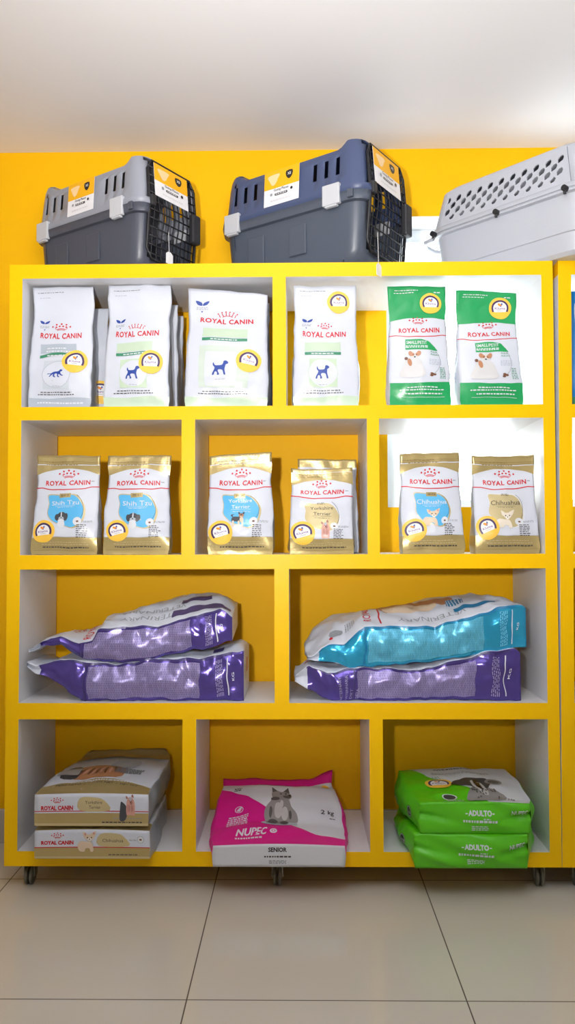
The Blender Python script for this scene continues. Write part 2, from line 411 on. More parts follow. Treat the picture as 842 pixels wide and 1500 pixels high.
# packaging materials
def film(n, rgb, rough=.32, bump=.0008, metal=0, bs=38): return mat('film_'+n, rgb, rough, metal, bump, bs)
WHT = film('white', (212, 217, 229), .3); GOLD = film('gold', (186, 166, 112), .3, .0012, .4); GOLDL = film('pale_gold', (206, 190, 144), .3, .0008, .25)
RED = film('red', (205, 30, 45)); SKY = film('sky_blue', (92, 184, 236)); INK = film('ink', (70, 66, 66)); GRY = film('grey_print', (150, 155, 162))
BLU = film('blue', (42, 72, 160)); PGRN = film('pale_green', (194, 214, 190)); DGRN = film('band_green', (60, 140, 105)); LGRY = film('pale_grey', (176, 186, 198))
GRN = film('bag_green', (34, 160, 92), .28); PRNT = film('white_print', (220, 223, 230)); CREAM = film('cream', (226, 204, 178)); TAN = film('tan', (188, 132, 96)); BRN = film('brown', (120, 80, 60))
DKG = film('dark_grey', (72, 74, 80)); PINKT = film('pinkish_tan', (214, 160, 146)); PINKD = film('dark_pinkish_tan', (170, 116, 106)); SILV = film('silver_gusset', (176, 180, 186), .35, .002, .5, 26)
PUR = film('purple', (92, 76, 158), .2, .0025, .55, 20); PURD = film('deep_purple', (62, 50, 112), .3, .001); LIL = film('lilac', (170, 162, 200), .35, .0015, .2)
CYAN = film('cyan', (52, 170, 214), .2, .0025, .5, 20); CYAND = film('deep_cyan', (24, 120, 168), .3); CYANL = film('pale_cyan', (120, 204, 232), .35)
MAG = film('magenta', (222, 20, 140), .4); LIME = film('lime', (92, 200, 20), .35, .001); BLK = film('black', (30, 28, 30)); MATW = film('matt_white', (214, 216, 222), .5)
STY = mat('sticker_yellow', (250, 200, 70), .4); STP = mat('sticker_purple', (64, 44, 96), .4); STW = mat('sticker_white', (240, 238, 238), .4); STO = mat('sticker_orange', (246, 150, 30), .4)
STB = mat('sticker_blue', (70, 100, 180), .4); STL = mat('sticker_lilac', (120, 90, 160), .4)

def sticker(sack, face, W, L, u, v, r, parent, rot=0):
    p = Print(sack, face, W, L); p.layer = 8
    p.add(disc(r, n=40), u, v, STY, rot)
    o = p.build('shop_sticker', parent)
    p = Print(sack, face, W, L); p.layer = 10
    c, n = math.cos(rot), math.sin(rot)
    def A(P, x, y, m, rr=0): p.add(P, u+(x*c-y*n)*r/W, v+(x*n+y*c)*r/L, m, rot+rr)
    lo = [[(x*r, max(y, -.34)*r) for x, y in t] for t in disc(.62, n=36)]
    A(lo, 0, 0, STW)
    A(ring(.60*r, .76*r, -28, 208, 30), 0, 0, STP)
    A(shift(disc(.15*r, .11*r, n=12), 0, 0), -.02, .30, STO); A(disc(.09*r, n=10), -.15, .38, STO); A(disc(.07*r, .1*r, n=8), .1, .40, STB); A(disc(.06*r, n=8), .02, .2, STB)
    A(T2('Kluma', .92*r, .2*r, .01), 0, -.10, STL)
    A(rect(.5*r, .03*r), 0, -.22, GRY)
    p.build('sticker_print', o)
    return o

# ---------------------------------------------------------------- standing pouches
def sstep(a, b, x): x = min(1, max(0, (x-a)/(b-a))); return x*x*(3-2*x)
def standing(name, label, group, w, h, d, seed, x, y, z, rz=0, tilt=0, slant=0, seal=.1, lean=0, flat=.3, pinch=1.0):
    root = empty(name, (x, y, z), label, 'pet food bag', group, rz)
    def corners(t):
        ww = w*(1.0+.035*(1-t)**3-.03*math.exp(-((t-.72)/.12)**2)*pinch+.0*t); dd = max(.0028, d*(1-sstep(.08, 1-seal, t)**.85))
        if t < .03: ww *= .985
        yc = d*.5*(1-.25*t)+lean*t*h; zz = h*t
        L, R = -ww/2+tilt*zz, ww/2+tilt*zz
        sl = slant*t**3
        return [(L, yc-dd/2, zz+sl/2), (R, yc-dd/2, zz-sl/2), (R, yc+dd/2, zz-sl/2), (L, yc+dd/2, zz+sl/2)]
    def bulge(k, a, t):
        if k in (0, 2): return .016*math.sin(math.pi*a)**.8*sstep(0, .25, t)*(1-sstep(.6, 1-seal, t))*(w/.19)
        dd = d*(1-sstep(.08, 1-seal, t)**.85)
        return -(.5-abs(a-.5))*min(dd*1.1, .05)*sstep(.3, .85, t)+.005*math.sin(math.pi*a)*(1-sstep(.3, .6, t))*sstep(0, .1, t)
    s = Sack(corners, bulge, 26, 8, 44, seed, amp=.0045, crink=.0019, warp=lambda P: Vector((P.x, P.y, max(P.z, .0005))))
    return root, s
def brand(p, W, u, v, w, h, m=None, arch=.0, rot=0):
    p.add(T2('ROYAL CANIN', w, h, .032, arch=arch, spacing=1.1), u, v, m or RED, rot)
def pouch_body(root, s, mats, fidx, seal_mat, sealrow=40):
    s.body('pouch', mats, fidx, root, 0, sealrow, cap0=True)
    sb = s.body('top_seal', seal_mat, {}, root, sealrow, s.ns, cap1=True)
    return sb
def face_dog(p, u, v, r, kind):
    W, L = p.W, p.L
    def A(P, x, y, m, rot=0): p.add([[(a*r, b*r) for a, b in q] for q in P], u+x*r/W, v+y*r/L, m, rot)
    if kind == 'shih':
        A(disc(.55, .6), 0, -1.1, PRNT); A(disc(.38, .55), -.62, -.1, DKG, .25); A(disc(.38, .55), .62, -.1, DKG, -.25); A(disc(.72, .62), 0, .05, DKG)
        A(disc(.09, .45), 0, .3, PRNT); A(disc(.42, .3), 0, -.28, LGRY); A(disc(.1, .08, 8), 0, -.18, BLK); A(disc(.08, n=8), -.27, .05, BLK); A(disc(.08, n=8), .27, .05, BLK); A(disc(.5, .2), 0, -.6, PRNT)
    elif kind == 'yorkpup':
        A(smooth([(-2.1,.0),(-2.4,.5),(-1.9,.75),(-1.5,.7),(-1.6,.6),(-1.95,.55),(-1.8,.1)], 2), 0, 0, DKG)
        A(smooth([(-2.1,-.1),(-1.6,.15),(-.6,.15),(.4,.2),(.7,-.5),(.5,-1.2),(-.6,-1.2),(-1.3,-1.1),(-2.1,-1.2),(-2.3,-.7)], 3), 0, -.1, DKG)
        for x in (-1.85, -.5, .45): A(smooth([(-.22,.6),(.22,.6),(.2,-.6),(.26,-.8),(-.26,-.8),(-.2,-.6)], 2), x, -1.7, CREAM)
        A(disc(.5, .75), .25, -.75, CREAM)
        A(disc(.62, .6), .2, .35, TAN); A(smooth([(-.25,-.2),(-.2,.5),(.25,-.1)], 2), -.25, .9, DKG); A(smooth([(-.25,-.1),(.2,.5),(.25,-.2)], 2), .7, .9, DKG)
        A(disc(.14, .4), .2, .55, DKG); A(disc(.3, .25), .25, .05, CREAM); A(disc(.1, n=8), .28, .12, BLK); A(disc(.08, n=8), 0, .45, BLK); A(disc(.08, n=8), .48, .45, BLK)
    elif kind == 'york':
        A(smooth([(-.3,1.2),(.4,1.2),(.9,.4),(1.05,-1),(1.0,-2.6),(.3,-2.5),(-.5,-2.6),(-.8,-2.3),(-.85,-.8),(-.7,.5)], 3), 0, 0, PINKT)
        A(smooth([(-.25,-.3),(-.3,.4),(.2,-.1)], 2), -.6, 1.2, PINKD); A(smooth([(-.2,-.1),(.1,.5),(.35,-.3)], 2), .5, 1.5, PINKD)
        for x, h in ((-.45, .9), (-.1, .8), (.3, .9), (.6, .7)): A(disc(.09, h), x, -1.1, PINKD)
        A(disc(.3, .35), .1, .9, LGRY); A(disc(.3, .4), .25, .1, PINKD); A(disc(.12, n=8), .1, .25, BLK); A(disc(.08, n=8), -.15, .55, BLK); A(disc(.08, n=8), .4, .55, BLK)
    elif kind in ('chipup', 'chi'):
        b = CREAM if kind == 'chipup' else film('pale_coat', (232, 222, 206))
        A(smooth([(-2.2,-.9),(-1.6,-.5),(-.5,-.6),(.3,-.6),(.8,-1.4),(.9,-2.4),(.3,-2.5),(.1,-1.9),(-.7,-1.9),(-.9,-2.5),(-1.9,-2.4),(-2.3,-1.6)], 3), 0, 0, b)
        A(smooth([(-.4,-.5),(-.8,.55),(-.5,.6),(.3,.0)], 3), -.5, .6, b); A(smooth([(-.4,.0),(.75,.75),(.8,.45),(.4,-.5)], 3), .6, .7, b)
        A(disc(.8, .62), .1, .2, b); A(disc(.42, .34), .1, -.2, film('muzzle', (240, 232, 222)))
        A(disc(.13, n=10), -.3, .2, BLK); A(disc(.13, n=10), .5, .22, BLK); A(disc(.13, .1, 10), .1, -.1, BLK)
        if kind == 'chipup': A(disc(.2, .3), -.75, .85, PINKT); A(disc(.22, .25), 1.0, 1.0, PINKT)
    elif kind == 'jack':
        wh = film('white_coat', (210, 210, 212))
        A(smooth([(-1.2,-.3),(-.2,-.2),(.8,-.4),(1.3,-1.5),(1.4,-3.1),(-2.2,-3.1),(-1.9,-1.8)], 3), 0, 0, wh)
        A(disc(.75, .62), 0, .25, wh); A(disc(.32, .42), -.62, .45, TAN, .5); A(disc(.32, .42), .62, .45, TAN, -.5); A(disc(.25, .25), -.3, .3, TAN); A(disc(.25, .25), .35, .3, TAN)
        A(disc(.15, .12, 8), .0, -.1, BLK); A(disc(.08, n=8), -.28, .25, BLK); A(disc(.08, n=8), .3, .25, BLK); A(disc(.3, .6), -.8, -.9, TAN, .2); A(disc(.25), -1.3, -.3, BRN)

def breed_bag(label, breed, adult, dog, seed, x, y, z, w=.183, h=.298, d=.066, st=(.19, .235, .03, .15), seal=.1, plain=False, **kw):
    root, s = standing('pet_food_bag', label, None, w, h, d, seed, x, y, z, seal=seal, **kw)
    pouch_body(root, s, [GOLD, WHT, SILV], {'front': 1, 'left': 2, 'right': 2, 'back': 0, 'bottom': 0}, GOLD, 44-int(44*seal))
    if plain: return root
    p = Print(s, 'front', w, h)
    X = frange(-.5*w, .5*w, 26); ar = lambda a: (.80+.068*(1-(2*a/w)**2)-0.0)*h
    p.add(band(X, ar, lambda a: h*(1-seal)), .5, 0, GOLD)
    p.add(band(X, lambda a: 0, lambda a: .175*h), .5, 0, GOLD)
    p.add(rect(w, .0008), .5, .178, GRY)
    wave = lambda a: (.648+.022*min(1, (abs(2*a/w)/.75)**3))*h
    p.add(band(X, lambda a: wave(a)-.0014, lambda a: wave(a)+.0014), .5, 0, RED)
    for sd in ('left', 'right'):
        q = Print(s, sd, d, h); q.add(rect(d, .2*h), .5, .9, GOLD); q.add(rect(d, .175*h), .5, .0875, GOLD)
        q.add(scribble(.35*d, .4*h, 22, seed+3), .25 if sd == 'right' else .7, .4, GRY); q.build('gusset_print', root)
    q = Print(s, 'front', w, h)
    q.add(crown(.27*w), .51, .772, RED); brand(q, w, .51, .693, .70*w, .046*h, arch=.0015)
    q.add(shift(scribble(.05*w, .006, 1, 2), 0, 0), .9, .73, GRY)
    q.build('brand_lettering', root)
    blob = [(-.27,.155),(-.1,.15),(.02,.15),(.12,.145),(.22,.09),(.275,0),(.25,-.1),(.17,-.155),(.1,-.17),(0,-.15),(-.12,-.13),(-.22,-.08),(-.27,-.02),(-.25,.07)]
    bl = smooth([(a*w, b*h) for a, b in blob], 3)
    p.add(smooth([(a*w*1.08+.001, b*h*1.06) for a, b in blob], 3), .505, .44, GOLDL if not adult else PRNT)
    p.add(bl, .5, .44, GOLDL if adult else SKY)
    p.add([[(a*1.0, b*1.0) for a, b in q_] for q_ in ring(.262*w, .268*w, -40, 55, 14)], .51, .45, INK)
    if not adult: p.add(rect(.17*w, .042*h), .49, .588, GOLD)
    p.add(scribble(.12*w, .022*h, 2, seed), .49, .588, INK)
    tm = INK if adult else PRNT; lines = breed.split('\n')
    for i, t in enumerate(lines):
        p.add(T2(t, w*(.028+.049*len(t)) if len(lines) == 1 else w*.05*len(t)*.8, .036*h*(1.25 if len(lines) == 1 else 1), .004), .5, .49+(.03 if len(lines) > 1 else 0)-i*.062, tm)
    p.add(rect(.3*w, .0007), .5, .478-(.062*(len(lines)-1)*.5), tm); p.add(scribble(.24*w, .008*h, 1, seed+1), .5, .465-(.04*(len(lines)-1)), tm)
    p.add(disc(.062*w, n=20), .695, .325, PRNT); p.add(disc(.02*w, .014*w, n=10), .695, .325, BRN)
    p.add(scribble(.17*w, .022*h, 2, seed+5), .84, .325, GRY)
    p.add(scribble(.18*w, .13*h, 7, seed+6, left=True), .775, .235, INK)
    p.add(scribble(.62*w, .012*h, 1, seed+7, .9), .52, .128, GOLDL); p.add(scribble(.7*w, .014*h, 1, seed+8, .9), .52, .105, GOLDL)
    p.add(scribble(.68*w, .016*h, 1, seed+9, 1), .53, .077, INK)
    p.add(rect(.9*w, .0008), .5, .045, film('gold_line', (150, 128, 78)))
    p.add(scribble(.45*w, .010*h, 1, seed+10, .9), .35, .93, film('gold_line', (150, 128, 78))); p.add(scribble(.5*w, .010*h, 1, seed+11, .9), .4, .905, film('gold_line', (150, 128, 78)))
    for vv in (.915, .935, .985): p.add(rect(.96*w, .0011), .5, vv, film('gold_line', (150, 128, 78)))
    p.build('front_print', root)
    q = Print(s, 'front', w, h); q.layer = 6
    dx, dy, dr = {'shih': (.45, .375, .058), 'yorkpup': (.5, .37, .03), 'york': (.55, .31, .033), 'chipup': (.5, .38, .036), 'chi': (.52, .375, .036)}[dog]
    face_dog(q, dx, dy, dr*w/.183*(.3 if dog != 'shih' else .33)*3.0*.33/.33 if False else dr*w/.185*(.33 if dog == 'shih' else .38), dog)
    q.build('dog_picture', root)
    if st: sticker(s, 'front', w, h, st[0], st[1], st[2], root, st[3])
    return root

def vet_bag(label, kind, seed, x, y, z, w, h, d=.085, st=None, big=False, plain=False, **kw):
    root, s = standing('pet_food_bag', label, None, w, h, d, seed, x, y, z, seal=.12 if not big else .05, **kw)
    pouch_body(root, s, [WHT, SILV], {'left': 1, 'right': 1}, WHT, 39 if not big else 42)
    if st: sticker(s, 'front', w, h, st[0], st[1], st[2], root, st[3])
    if plain: return root
    grey = kind == 'grey'; pale = LGRY if grey else PGRN
    p = Print(s, 'front', w, h); X = frange(-.5*w, .5*w, 26)
    p.add(band(X, lambda a: 0, lambda a: h*(.083+.006*math.sin(8*a/w))), .5, 0, pale)
    if grey: p.add(scribble(.75*w, .016*h, 1, 3, 1), .52, .045, PRNT)
    v0 = .738 if big else .595
    q = Print(s, 'front', w, h)
    brand(q, w, .49, v0-.025, .67*w, .042*h*(1 if not big else .95), arch=.004); q.add((tiara if kind == 'green' else crown)(.2*w if not grey else .27*w), .49, v0+.045, RED)
    q.build('brand_lettering', root)
    lu, lv = (.17, .87) if big else (.21, .70); k = .055*w/.183*.183
    p.add(smooth([(-k*1.5, k*.9), (-k*.3, k*.5), (-k*.1, -k*.2), (-k*1.1, k*.0)], 2), lu, lv, BLU); p.add(smooth([(k*1.5, k*.9), (k*.3, k*.4), (0, -k*.2), (k*1.0, 0)], 2), lu, lv, BLU)
    p.add([[(-k*.25, 0), (k*.25, 0), (0, -k*.4)]], lu, lv-.055*.33/h, BLU); p.add(scribble(k*2.6, k*.8, 3, 4), lu, lv-.03, GRY)
    if not big: p.add(scribble(.42*w, .008*h, 1, 8), .3, .957, INK); p.add(scribble(.18*w, .007*h, 1, 9), .2, .918, GRY)
    a, b = (v0-.07, v0-.165)
    p.add(rect(.56*w, (a-b-.02)*h), .46 if not big else .47, (a+b+.02)/2, pale)
    sg = (lambda t: 0) if big or grey is False else (lambda t: .004*math.cos(9*t/w))
    p.add(band(frange(-.28*w, .28*w, 12), lambda t: -.011*h+sg(t), lambda t: .013*h+sg(t)), .46 if not big else .47, b, DGRN)
    p.add(scribble(.34*w, .012*h, 1, 5, 1), .46, b, PRNT)
    if grey: p.add(scribble(.3*w, .014*h, 1, 6, 1), .43, b+.058, PRNT); p.add(scribble(.4*w, .016*h, 1, 7, 1), .47, b+.033, PRNT)
    cu, cv, cr = (.46, .27, .215) if not big else (.43, .32, .2)
    if big: p.add(rect(.6*w, .36*h), .46, .34, film('faint_green', (204, 217, 208))); p.add(rect(.39*w, .3*h), cu, cv, WHT)
    else: p.add(rect(.42*w, .235*h), cu, cv, film('faint_grey', (200, 208, 218)) if grey else PGRN)
    p.add(disc(cr*w if not big else cr*.8*w, n=36), cu, cv, WHT); p.add(ring(cr*w, cr*w+.0014, n=40) if not big else band([-cr*w, cr*w], lambda t: .15*h, lambda t: .153*h), cu, cv, pale)
    if big:
        for sx in (-1, 1): p.add(rect(.001, .3*h), cu+sx*.195, cv, pale)
        p.add(rect(.39*w, .001), cu, cv-.15, pale)
    p.add(scribble(.12*w, .008*h, 1, 11), cu, cv-.095, GRY)
    p.add(scribble(.5*w, .010*h, 1, 12, 1), .46, .128, INK); p.add(scribble(.6*w, .010*h, 1, 13, 1), .46, .110, INK)
    p.build('front_print', root)
    q = Print(s, 'front', w, h); q.layer = 8; q.add(dog_icon(.19*w*(.9 if grey else 1) if not big else .17*w, grey), cu, cv+.0, BLU); q.build('dog_picture', root)
    return root

def small_bag(label, seed, x, y, z, w, h, d=.08, **kw):
    root, s = standing('pet_food_bag', label, None, w, h, d, seed, x, y, z, seal=.12, **kw)
    pouch_body(root, s, [GRN, WHT], {'front': 1, 'left': 1, 'right': 1, 'back': 1, 'bottom': 0}, GRN, 39)
    p = Print(s, 'front', w, h); X = frange(-.5*w, .5*w, 26); tp = lambda a: h*(.715+.012*(1-(2*a/w)**2))
    p.add(band(X, tp, lambda a: .89*h), .5, 0, GRN); p.add(band(X, lambda a: 0, lambda a: h*(.19-.006*math.cos(6*a/w))), .5, 0, GRN)
    for sd in ('left', 'right'):
        q = Print(s, sd, d, h); q.add(rect(d, .3*h), .5, .85, GRN); q.add(rect(d, .18*h), .5, .09, GRN if sd == 'right' else WHT); q.add(scribble(.4*d, .4*h, 26, seed), .4, .42, LGRY); q.build('gusset_print', root)
    wv = lambda a: h*(.565+.022*min(1, (abs(2*a/w)/.8)**2)); p.add(band(X, lambda a: wv(a)-.0012, lambda a: wv(a)+.0012), .5, 0, RED)
    q = Print(s, 'front', w, h); q.add(crown(.27*w), .5, .675, RED); brand(q, w, .52, .60, .70*w, .036*h, arch=.003); q.build('brand_lettering', root)
    lab = [(-.28,.045),(.0,.045),(.12,.03),(.22,-.01),(.27,-.042),(-.28,-.042)]
    p.add(tri_of([(a*w, b*h) for a, b in lab]), .55, .5, GRN)
    p.add(T2('SMALL/PETIT', .35*w, .026*h, .012), .46, .505, PRNT); p.add(scribble(.36*w, .022*h, 2, 4, 1), .46, .483, PRNT)
    p.add(T2('Adult', .13*w, .016*h, .006), .74, .437, DGRN); p.add(T2('Adulto', .16*w, .016*h, .006), .755, .415, DGRN)
    p.add(ring(.28*w, .287*w, -50, 40, 12), .56, .37, GRY)
    p.add(scribble(.2*w, .05*h, 4, 7), .76, .36, LGRY); p.add(scribble(.1*w, .1*h, 7, 9), .88, .27, DGRN)
    p.add(disc(.03*w, .02*w, 10), .69, .245, BRN); p.add(disc(.03*w, .02*w, 10), .74, .255, BRN); p.add(disc(.03*w, .02*w, 10), .70, .262, BRN)
    p.add(scribble(.5*w, .012*h, 1, 12, 1), .53, .15, PRNT); p.add(scribble(.72*w, .012*h, 1, 13, 1), .52, .130, PRNT); p.add(scribble(.6*w, .014*h, 1, 14, 1), .55, .10, PRNT); p.add(rect(.72*w, .0009), .53, .073, PRNT)
    p.add(scribble(.4*w, .008*h, 1, 15, 1), .32, .965, PRNT); p.add(scribble(.35*w, .008*h, 1, 16, 1), .28, .945, PRNT); p.add(scribble(.12*w, .012*h, 1, 17, 1), .85, .95, PRNT)
    p.build('front_print', root)
    q = Print(s, 'front', w, h); q.layer = 6; face_dog(q, .42, .40, .11*w, 'jack'); q.build('dog_picture', root)
    sticker(s, 'front', w, h, .73, .852, .19*w, root, 0)
    return root

def place(pl, pr, y, py):              # centre x and width for a bag whose front spans pixels pl..pr
    a, b = at(pl, py, y).x, at(pr, py, y).x; return (a+b)/2, b-a
Z1, Z2 = Z['b1']+.0003, Z['b2']+.0003
def hgt(py, y, z): return at(400, py, y).z-z
# top row
x, w_ = place(42, 131, .03, 595); vet_bag('white bag with grey foot and a running blue dog, front left of the top row', 'grey', 1, x, .03, Z1, w_, hgt(420, .07, Z1), st=(.735, .375, .2*w_, -.05), tilt=.004)
x, w_ = place(68, 155, .15, 595); vet_bag('white bag behind the running-dog bag, mostly hidden, its round sticker cut off', 'grey', 2, x, .15, Z1, w_, hgt(448, .17, Z1), st=(.9, .2, .036, 0), plain=True)
x, w_ = place(153, 246, .03, 595); vet_bag('white bag with pale green foot and standing blue dog, front bag of the second pile', 'green', 3, x, .03, Z1, w_, hgt(418, .07, Z1), st=(.73, .355, .19*w_, 0), tilt=.004)
x, w_ = place(172, 259, .14, 595); vet_bag('white bag directly behind the second bag of the top row, grey side showing', 'green', 4, x, .14, Z1, w_, hgt(446, .16, Z1), plain=True, d=.07)
x, w_ = place(180, 266, .235, 595); vet_bag('rearmost white bag of the second pile on the top row, a thin edge showing', 'green', 5, x, .235, Z1, w_, hgt(461, .25, Z1), plain=True, d=.07)
x, w_ = place(272, 390, .03, 595); vet_bag('largest white bag of the top row with a slanting top and standing blue dog', 'green', 6, x, .03, Z1, w_, hgt(427, .07, Z1), d=.10, st=(.765, .39, .155*w_, -.25), big=True, slant=.022, tilt=.012)
x, w_ = place(300, 394, .15, 595); vet_bag('white bag behind the largest bag, only its crumpled silver side showing', 'green', 7, x, .15, Z1, w_, hgt(445, .19, Z1), plain=True)
x, w_ = place(431, 524, .03, 595); vet_bag('white bag with green foot and sticker near its top, alone by the middle post', 'vgreen', 8, x, .03, Z1, w_, hgt(421, .07, Z1), st=(.71, .865, .18*w_, 0))
x, w_ = place(572, 659, .03, 594); small_bag('green and white bag with small terrier, beside the yellow wall strip', 9, x, .03, Z1, w_, hgt(423, .07, Z1), tilt=-.012)
x, w_ = place(676, 765, .03, 594); small_bag('green and white bag with small terrier, nearest the right post', 10, x, .03, Z1, w_, hgt(431, .07, Z1), tilt=-.02, slant=.008)
# second row
def b2(pl, pr, top, *a, y=.035, **k):
    x, w_ = place(pl, pr, y, 812); return breed_bag(a[0], a[1], a[2], a[3], a[4], x, y, Z2, w_, hgt(top, y+.035, Z2), **k)
b2(47, 141, 666.5, 'gold and white bag with blue panel and shaggy puppy face, leftmost of its row', 'Shih Tzu', False, 'shih', 21, st=(.19, .235, .0325, .1), tilt=.018)
b2(152, 245, 667, 'gold and white bag with blue panel and shaggy puppy face, right of its twin', 'Shih Tzu', False, 'shih', 22, st=(.22, .24, .031, .3), tilt=.02)
b2(306, 398, 666, 'gold and white bag with blue panel and small standing dark terrier puppy', 'Yorkshire\nTerrier', False, 'yorkpup', 23, st=(.2, .215, .034, .3), tilt=-.002, slant=-.009)
b2(425.5, 517, 687, 'shorter gold and white bag with gold panel and long-haired terrier, in front of another', 'Yorkshire\nTerrier', True, 'york', 24, st=(.2, .245, .034, .3), seal=.05, y=.03, d=.075)
b2(436, 524, 674, 'gold bag standing behind the long-haired terrier bag, only its top and side showing', 'Yorkshire\nTerrier', True, 'york', 25, st=None, y=.135, plain=True)
b2(591, 679, 666, 'gold and white bag with blue panel and big-eared cream puppy, by the window', 'Chihuahua', False, 'chipup', 26, st=(.19, .235, .034, .3), tilt=-.022)
b2(697, 789, 669, 'gold and white bag with gold panel and pale small dog, nearest the right post', 'Chihuahua', True, 'chi', 27, st=(.2, .255, .034, .35), tilt=-.02)
# blue bag in the neighbouring unit
bx = at(839, 590, .04).x; root, s = standing('pet_food_bag', 'blue topped bag cut off by the frame in the neighbouring unit', None, .2, hgt(432, .08, Z1), .09, 31, bx+.1, .04, Z1, seal=.1, tilt=.0)
root['category'] = 'pet food bag'
SBL = film('strong_blue', (20, 130, 205)); pouch_body(root, s, [WHT, SBL], {'left': 1, 'right': 1, 'back': 1}, SBL, 40)
p = Print(s, 'front', .2, .35); p.add(band(frange(-.1, .1, 20), lambda a: .315, lambda a: .36), .5, 0, SBL); p.add(band(frange(-.1, .1, 20), lambda a: 0, lambda a: .07), .5, 0, DGRN); p.add(rect(.02, .3), .05, .5, SBL); p.build('front_print', root)

# ---------------------------------------------------------------- bags lying on their side, third row
def itp(tab):
    xs = sorted(tab)
    def f(x):
        if x <= xs[0][0]: return xs[0][1]
        for (a, b), (c, d) in zip(xs, xs[1:]):
            if x <= c: return b+(d-b)*(x-a)/(c-a)
        return xs[-1][1]
    return f
def stripes(name, c1, c2, metal):
    """tiny printed columns of text on the foil"""
    if name in MATS: return MATS[name]
    m = mat(name, c1, .33, metal, .0022, 20); nt = m.node_tree; b = nt.nodes['Principled BSDF']
    tc = nt.nodes.new('ShaderNodeTexCoord'); mp = nt.nodes.new('ShaderNodeMapping'); mp.inputs['Rotation'].default_value = (math.pi/2, 0, math.pi/2)
    sp = nt.nodes.new('ShaderNodeSeparateXYZ'); cb = nt.nodes.new('ShaderNodeCombineXYZ'); br = nt.nodes.new('ShaderNodeTexBrick')
    nt.links.new(tc.outputs['Object'], sp.inputs[0]); nt.links.new(sp.outputs['Z'], cb.inputs['X']); nt.links.new(sp.outputs['X'], cb.inputs['Y']); nt.links.new(cb.outputs[0], br.inputs['Vector'])
    for k, v in (('Scale', 1), ('Mortar Size', .0007), ('Brick Width', .013), ('Row Height', .0033), ('Mortar Smooth', .3)): br.inputs[k].default_value = v
    br.inputs['Color1'].default_value = (lin(c2[0]), lin(c2[1]), lin(c2[2]), 1); br.inputs['Color2'].default_value = (lin(c2[0])*.75, lin(c2[1])*.75, lin(c2[2])*.75, 1); br.inputs['Mortar'].default_value = (lin(c1[0]), lin(c1[1]), lin(c1[2]), 1)
    nt.links.new(br.outputs['Color'], b.inputs['Base Color']); return m
PTX = stripes('purple_small_print', (96, 82, 158), (176, 166, 206), .4); CTX = stripes('cyan_small_print', (56, 168, 212), (120, 205, 232), .35)
def side_bag(label, pxr, pxl, crease, bottom, sil, yf, yb, seed, colr, txt, dark, floor_z=None, zup=.0, lilt=None):
    """pxr/pxl: right (bag bottom) and left (bag top seal) pixel; crease/bottom/sil: px -> py tables"""
    cr, bo, si = itp(crease), itp(bottom), itp(sil)
    x0 = at(pxr, 1000, yf).x; z0 = floor_z if floor_z else at(200, bo((pxl+pxr)/2), yf).z
    root = empty('pet_food_sack', (x0, yf, z0), label, 'pet food bag'); O = Vector((x0, yf, z0)); 
    def corners(t):
        px = pxr+(pxl-pxr)*t; zc = at(px, cr(px), yf); zb = at(px, bo(px), yf); ybk = yb-(.02*(1-sstep(0, .1, t)))-.03*sstep(.75, 1, t)
        zs = at(px, si(px), yf+(ybk-yf)*.6).z
        bz = zb.z if floor_z is None else max(floor_z, zb.z)
        f = Vector((zc.x, yf, max(zc.z, bz+.004)))-O; r = Vector((zc.x, ybk, max(bz+.004, zs-.012)))-O
        bl = Vector((zc.x, yf, bz))-O; bb = Vector((zc.x, ybk, bz+(0 if floor_z else min(.022, max(0, r.z+O.z-bz-.01)))))-O
        return [f, r, bb, bl]
    def bulge(k, a, t):
        e = sstep(0, .12, t)*(1-sstep(.8, .98, t))
        if k == 0: return (.008 if floor_z else .018)*math.sin(math.pi*a)*e+.006*math.sin(math.pi*a)
        if k == 2: return 0
        return .012*math.sin(math.pi*a)*e - .03*(.5-abs(a-.5))*sstep(.82, 1, t)
    s = Sack(corners, bulge, 22, 20, 110, seed, amp=.006, crink=.0062, freq=8, cfreq=26, fade_bottom=.02, warp=(lambda P: Vector((P.x, P.y, max(P.z, 0 if floor_z else -9)))))
    L = abs(at(pxl, 1000, yf).x-x0); H = .1; D = yb-yf
    s.body('sack', [WHT, colr], {'left': 1, 'right': 1}, root, 0, 104, cap0=True); s.body('top_seal', [WHT, WHT], {}, root, 104, 110, cap1=True); s.off = 2.2
    p = Print(s, 'left', H, L); p.layer = 2
    p.add(band(frange(-.41*H, .41*H, 10), lambda a: .2*L, lambda a: .72*L), .5, 0, txt)
    p.add(rect(.05*H, L*.9), .97, .5, dark); p.add(rect(.9*H, .006), .5, .735, dark)
    p.add(scribble(.8*H, .022, 5, seed), .5, .11, LIL if colr is PUR else CYANL, 0); p.add(rect(.8*H, .003), .5, .07, PRNT); p.add(T2('KG', .2*H, .006, .01), .5, .04, PRNT)
    p.build('side_print', root)
    return root, s, L, D
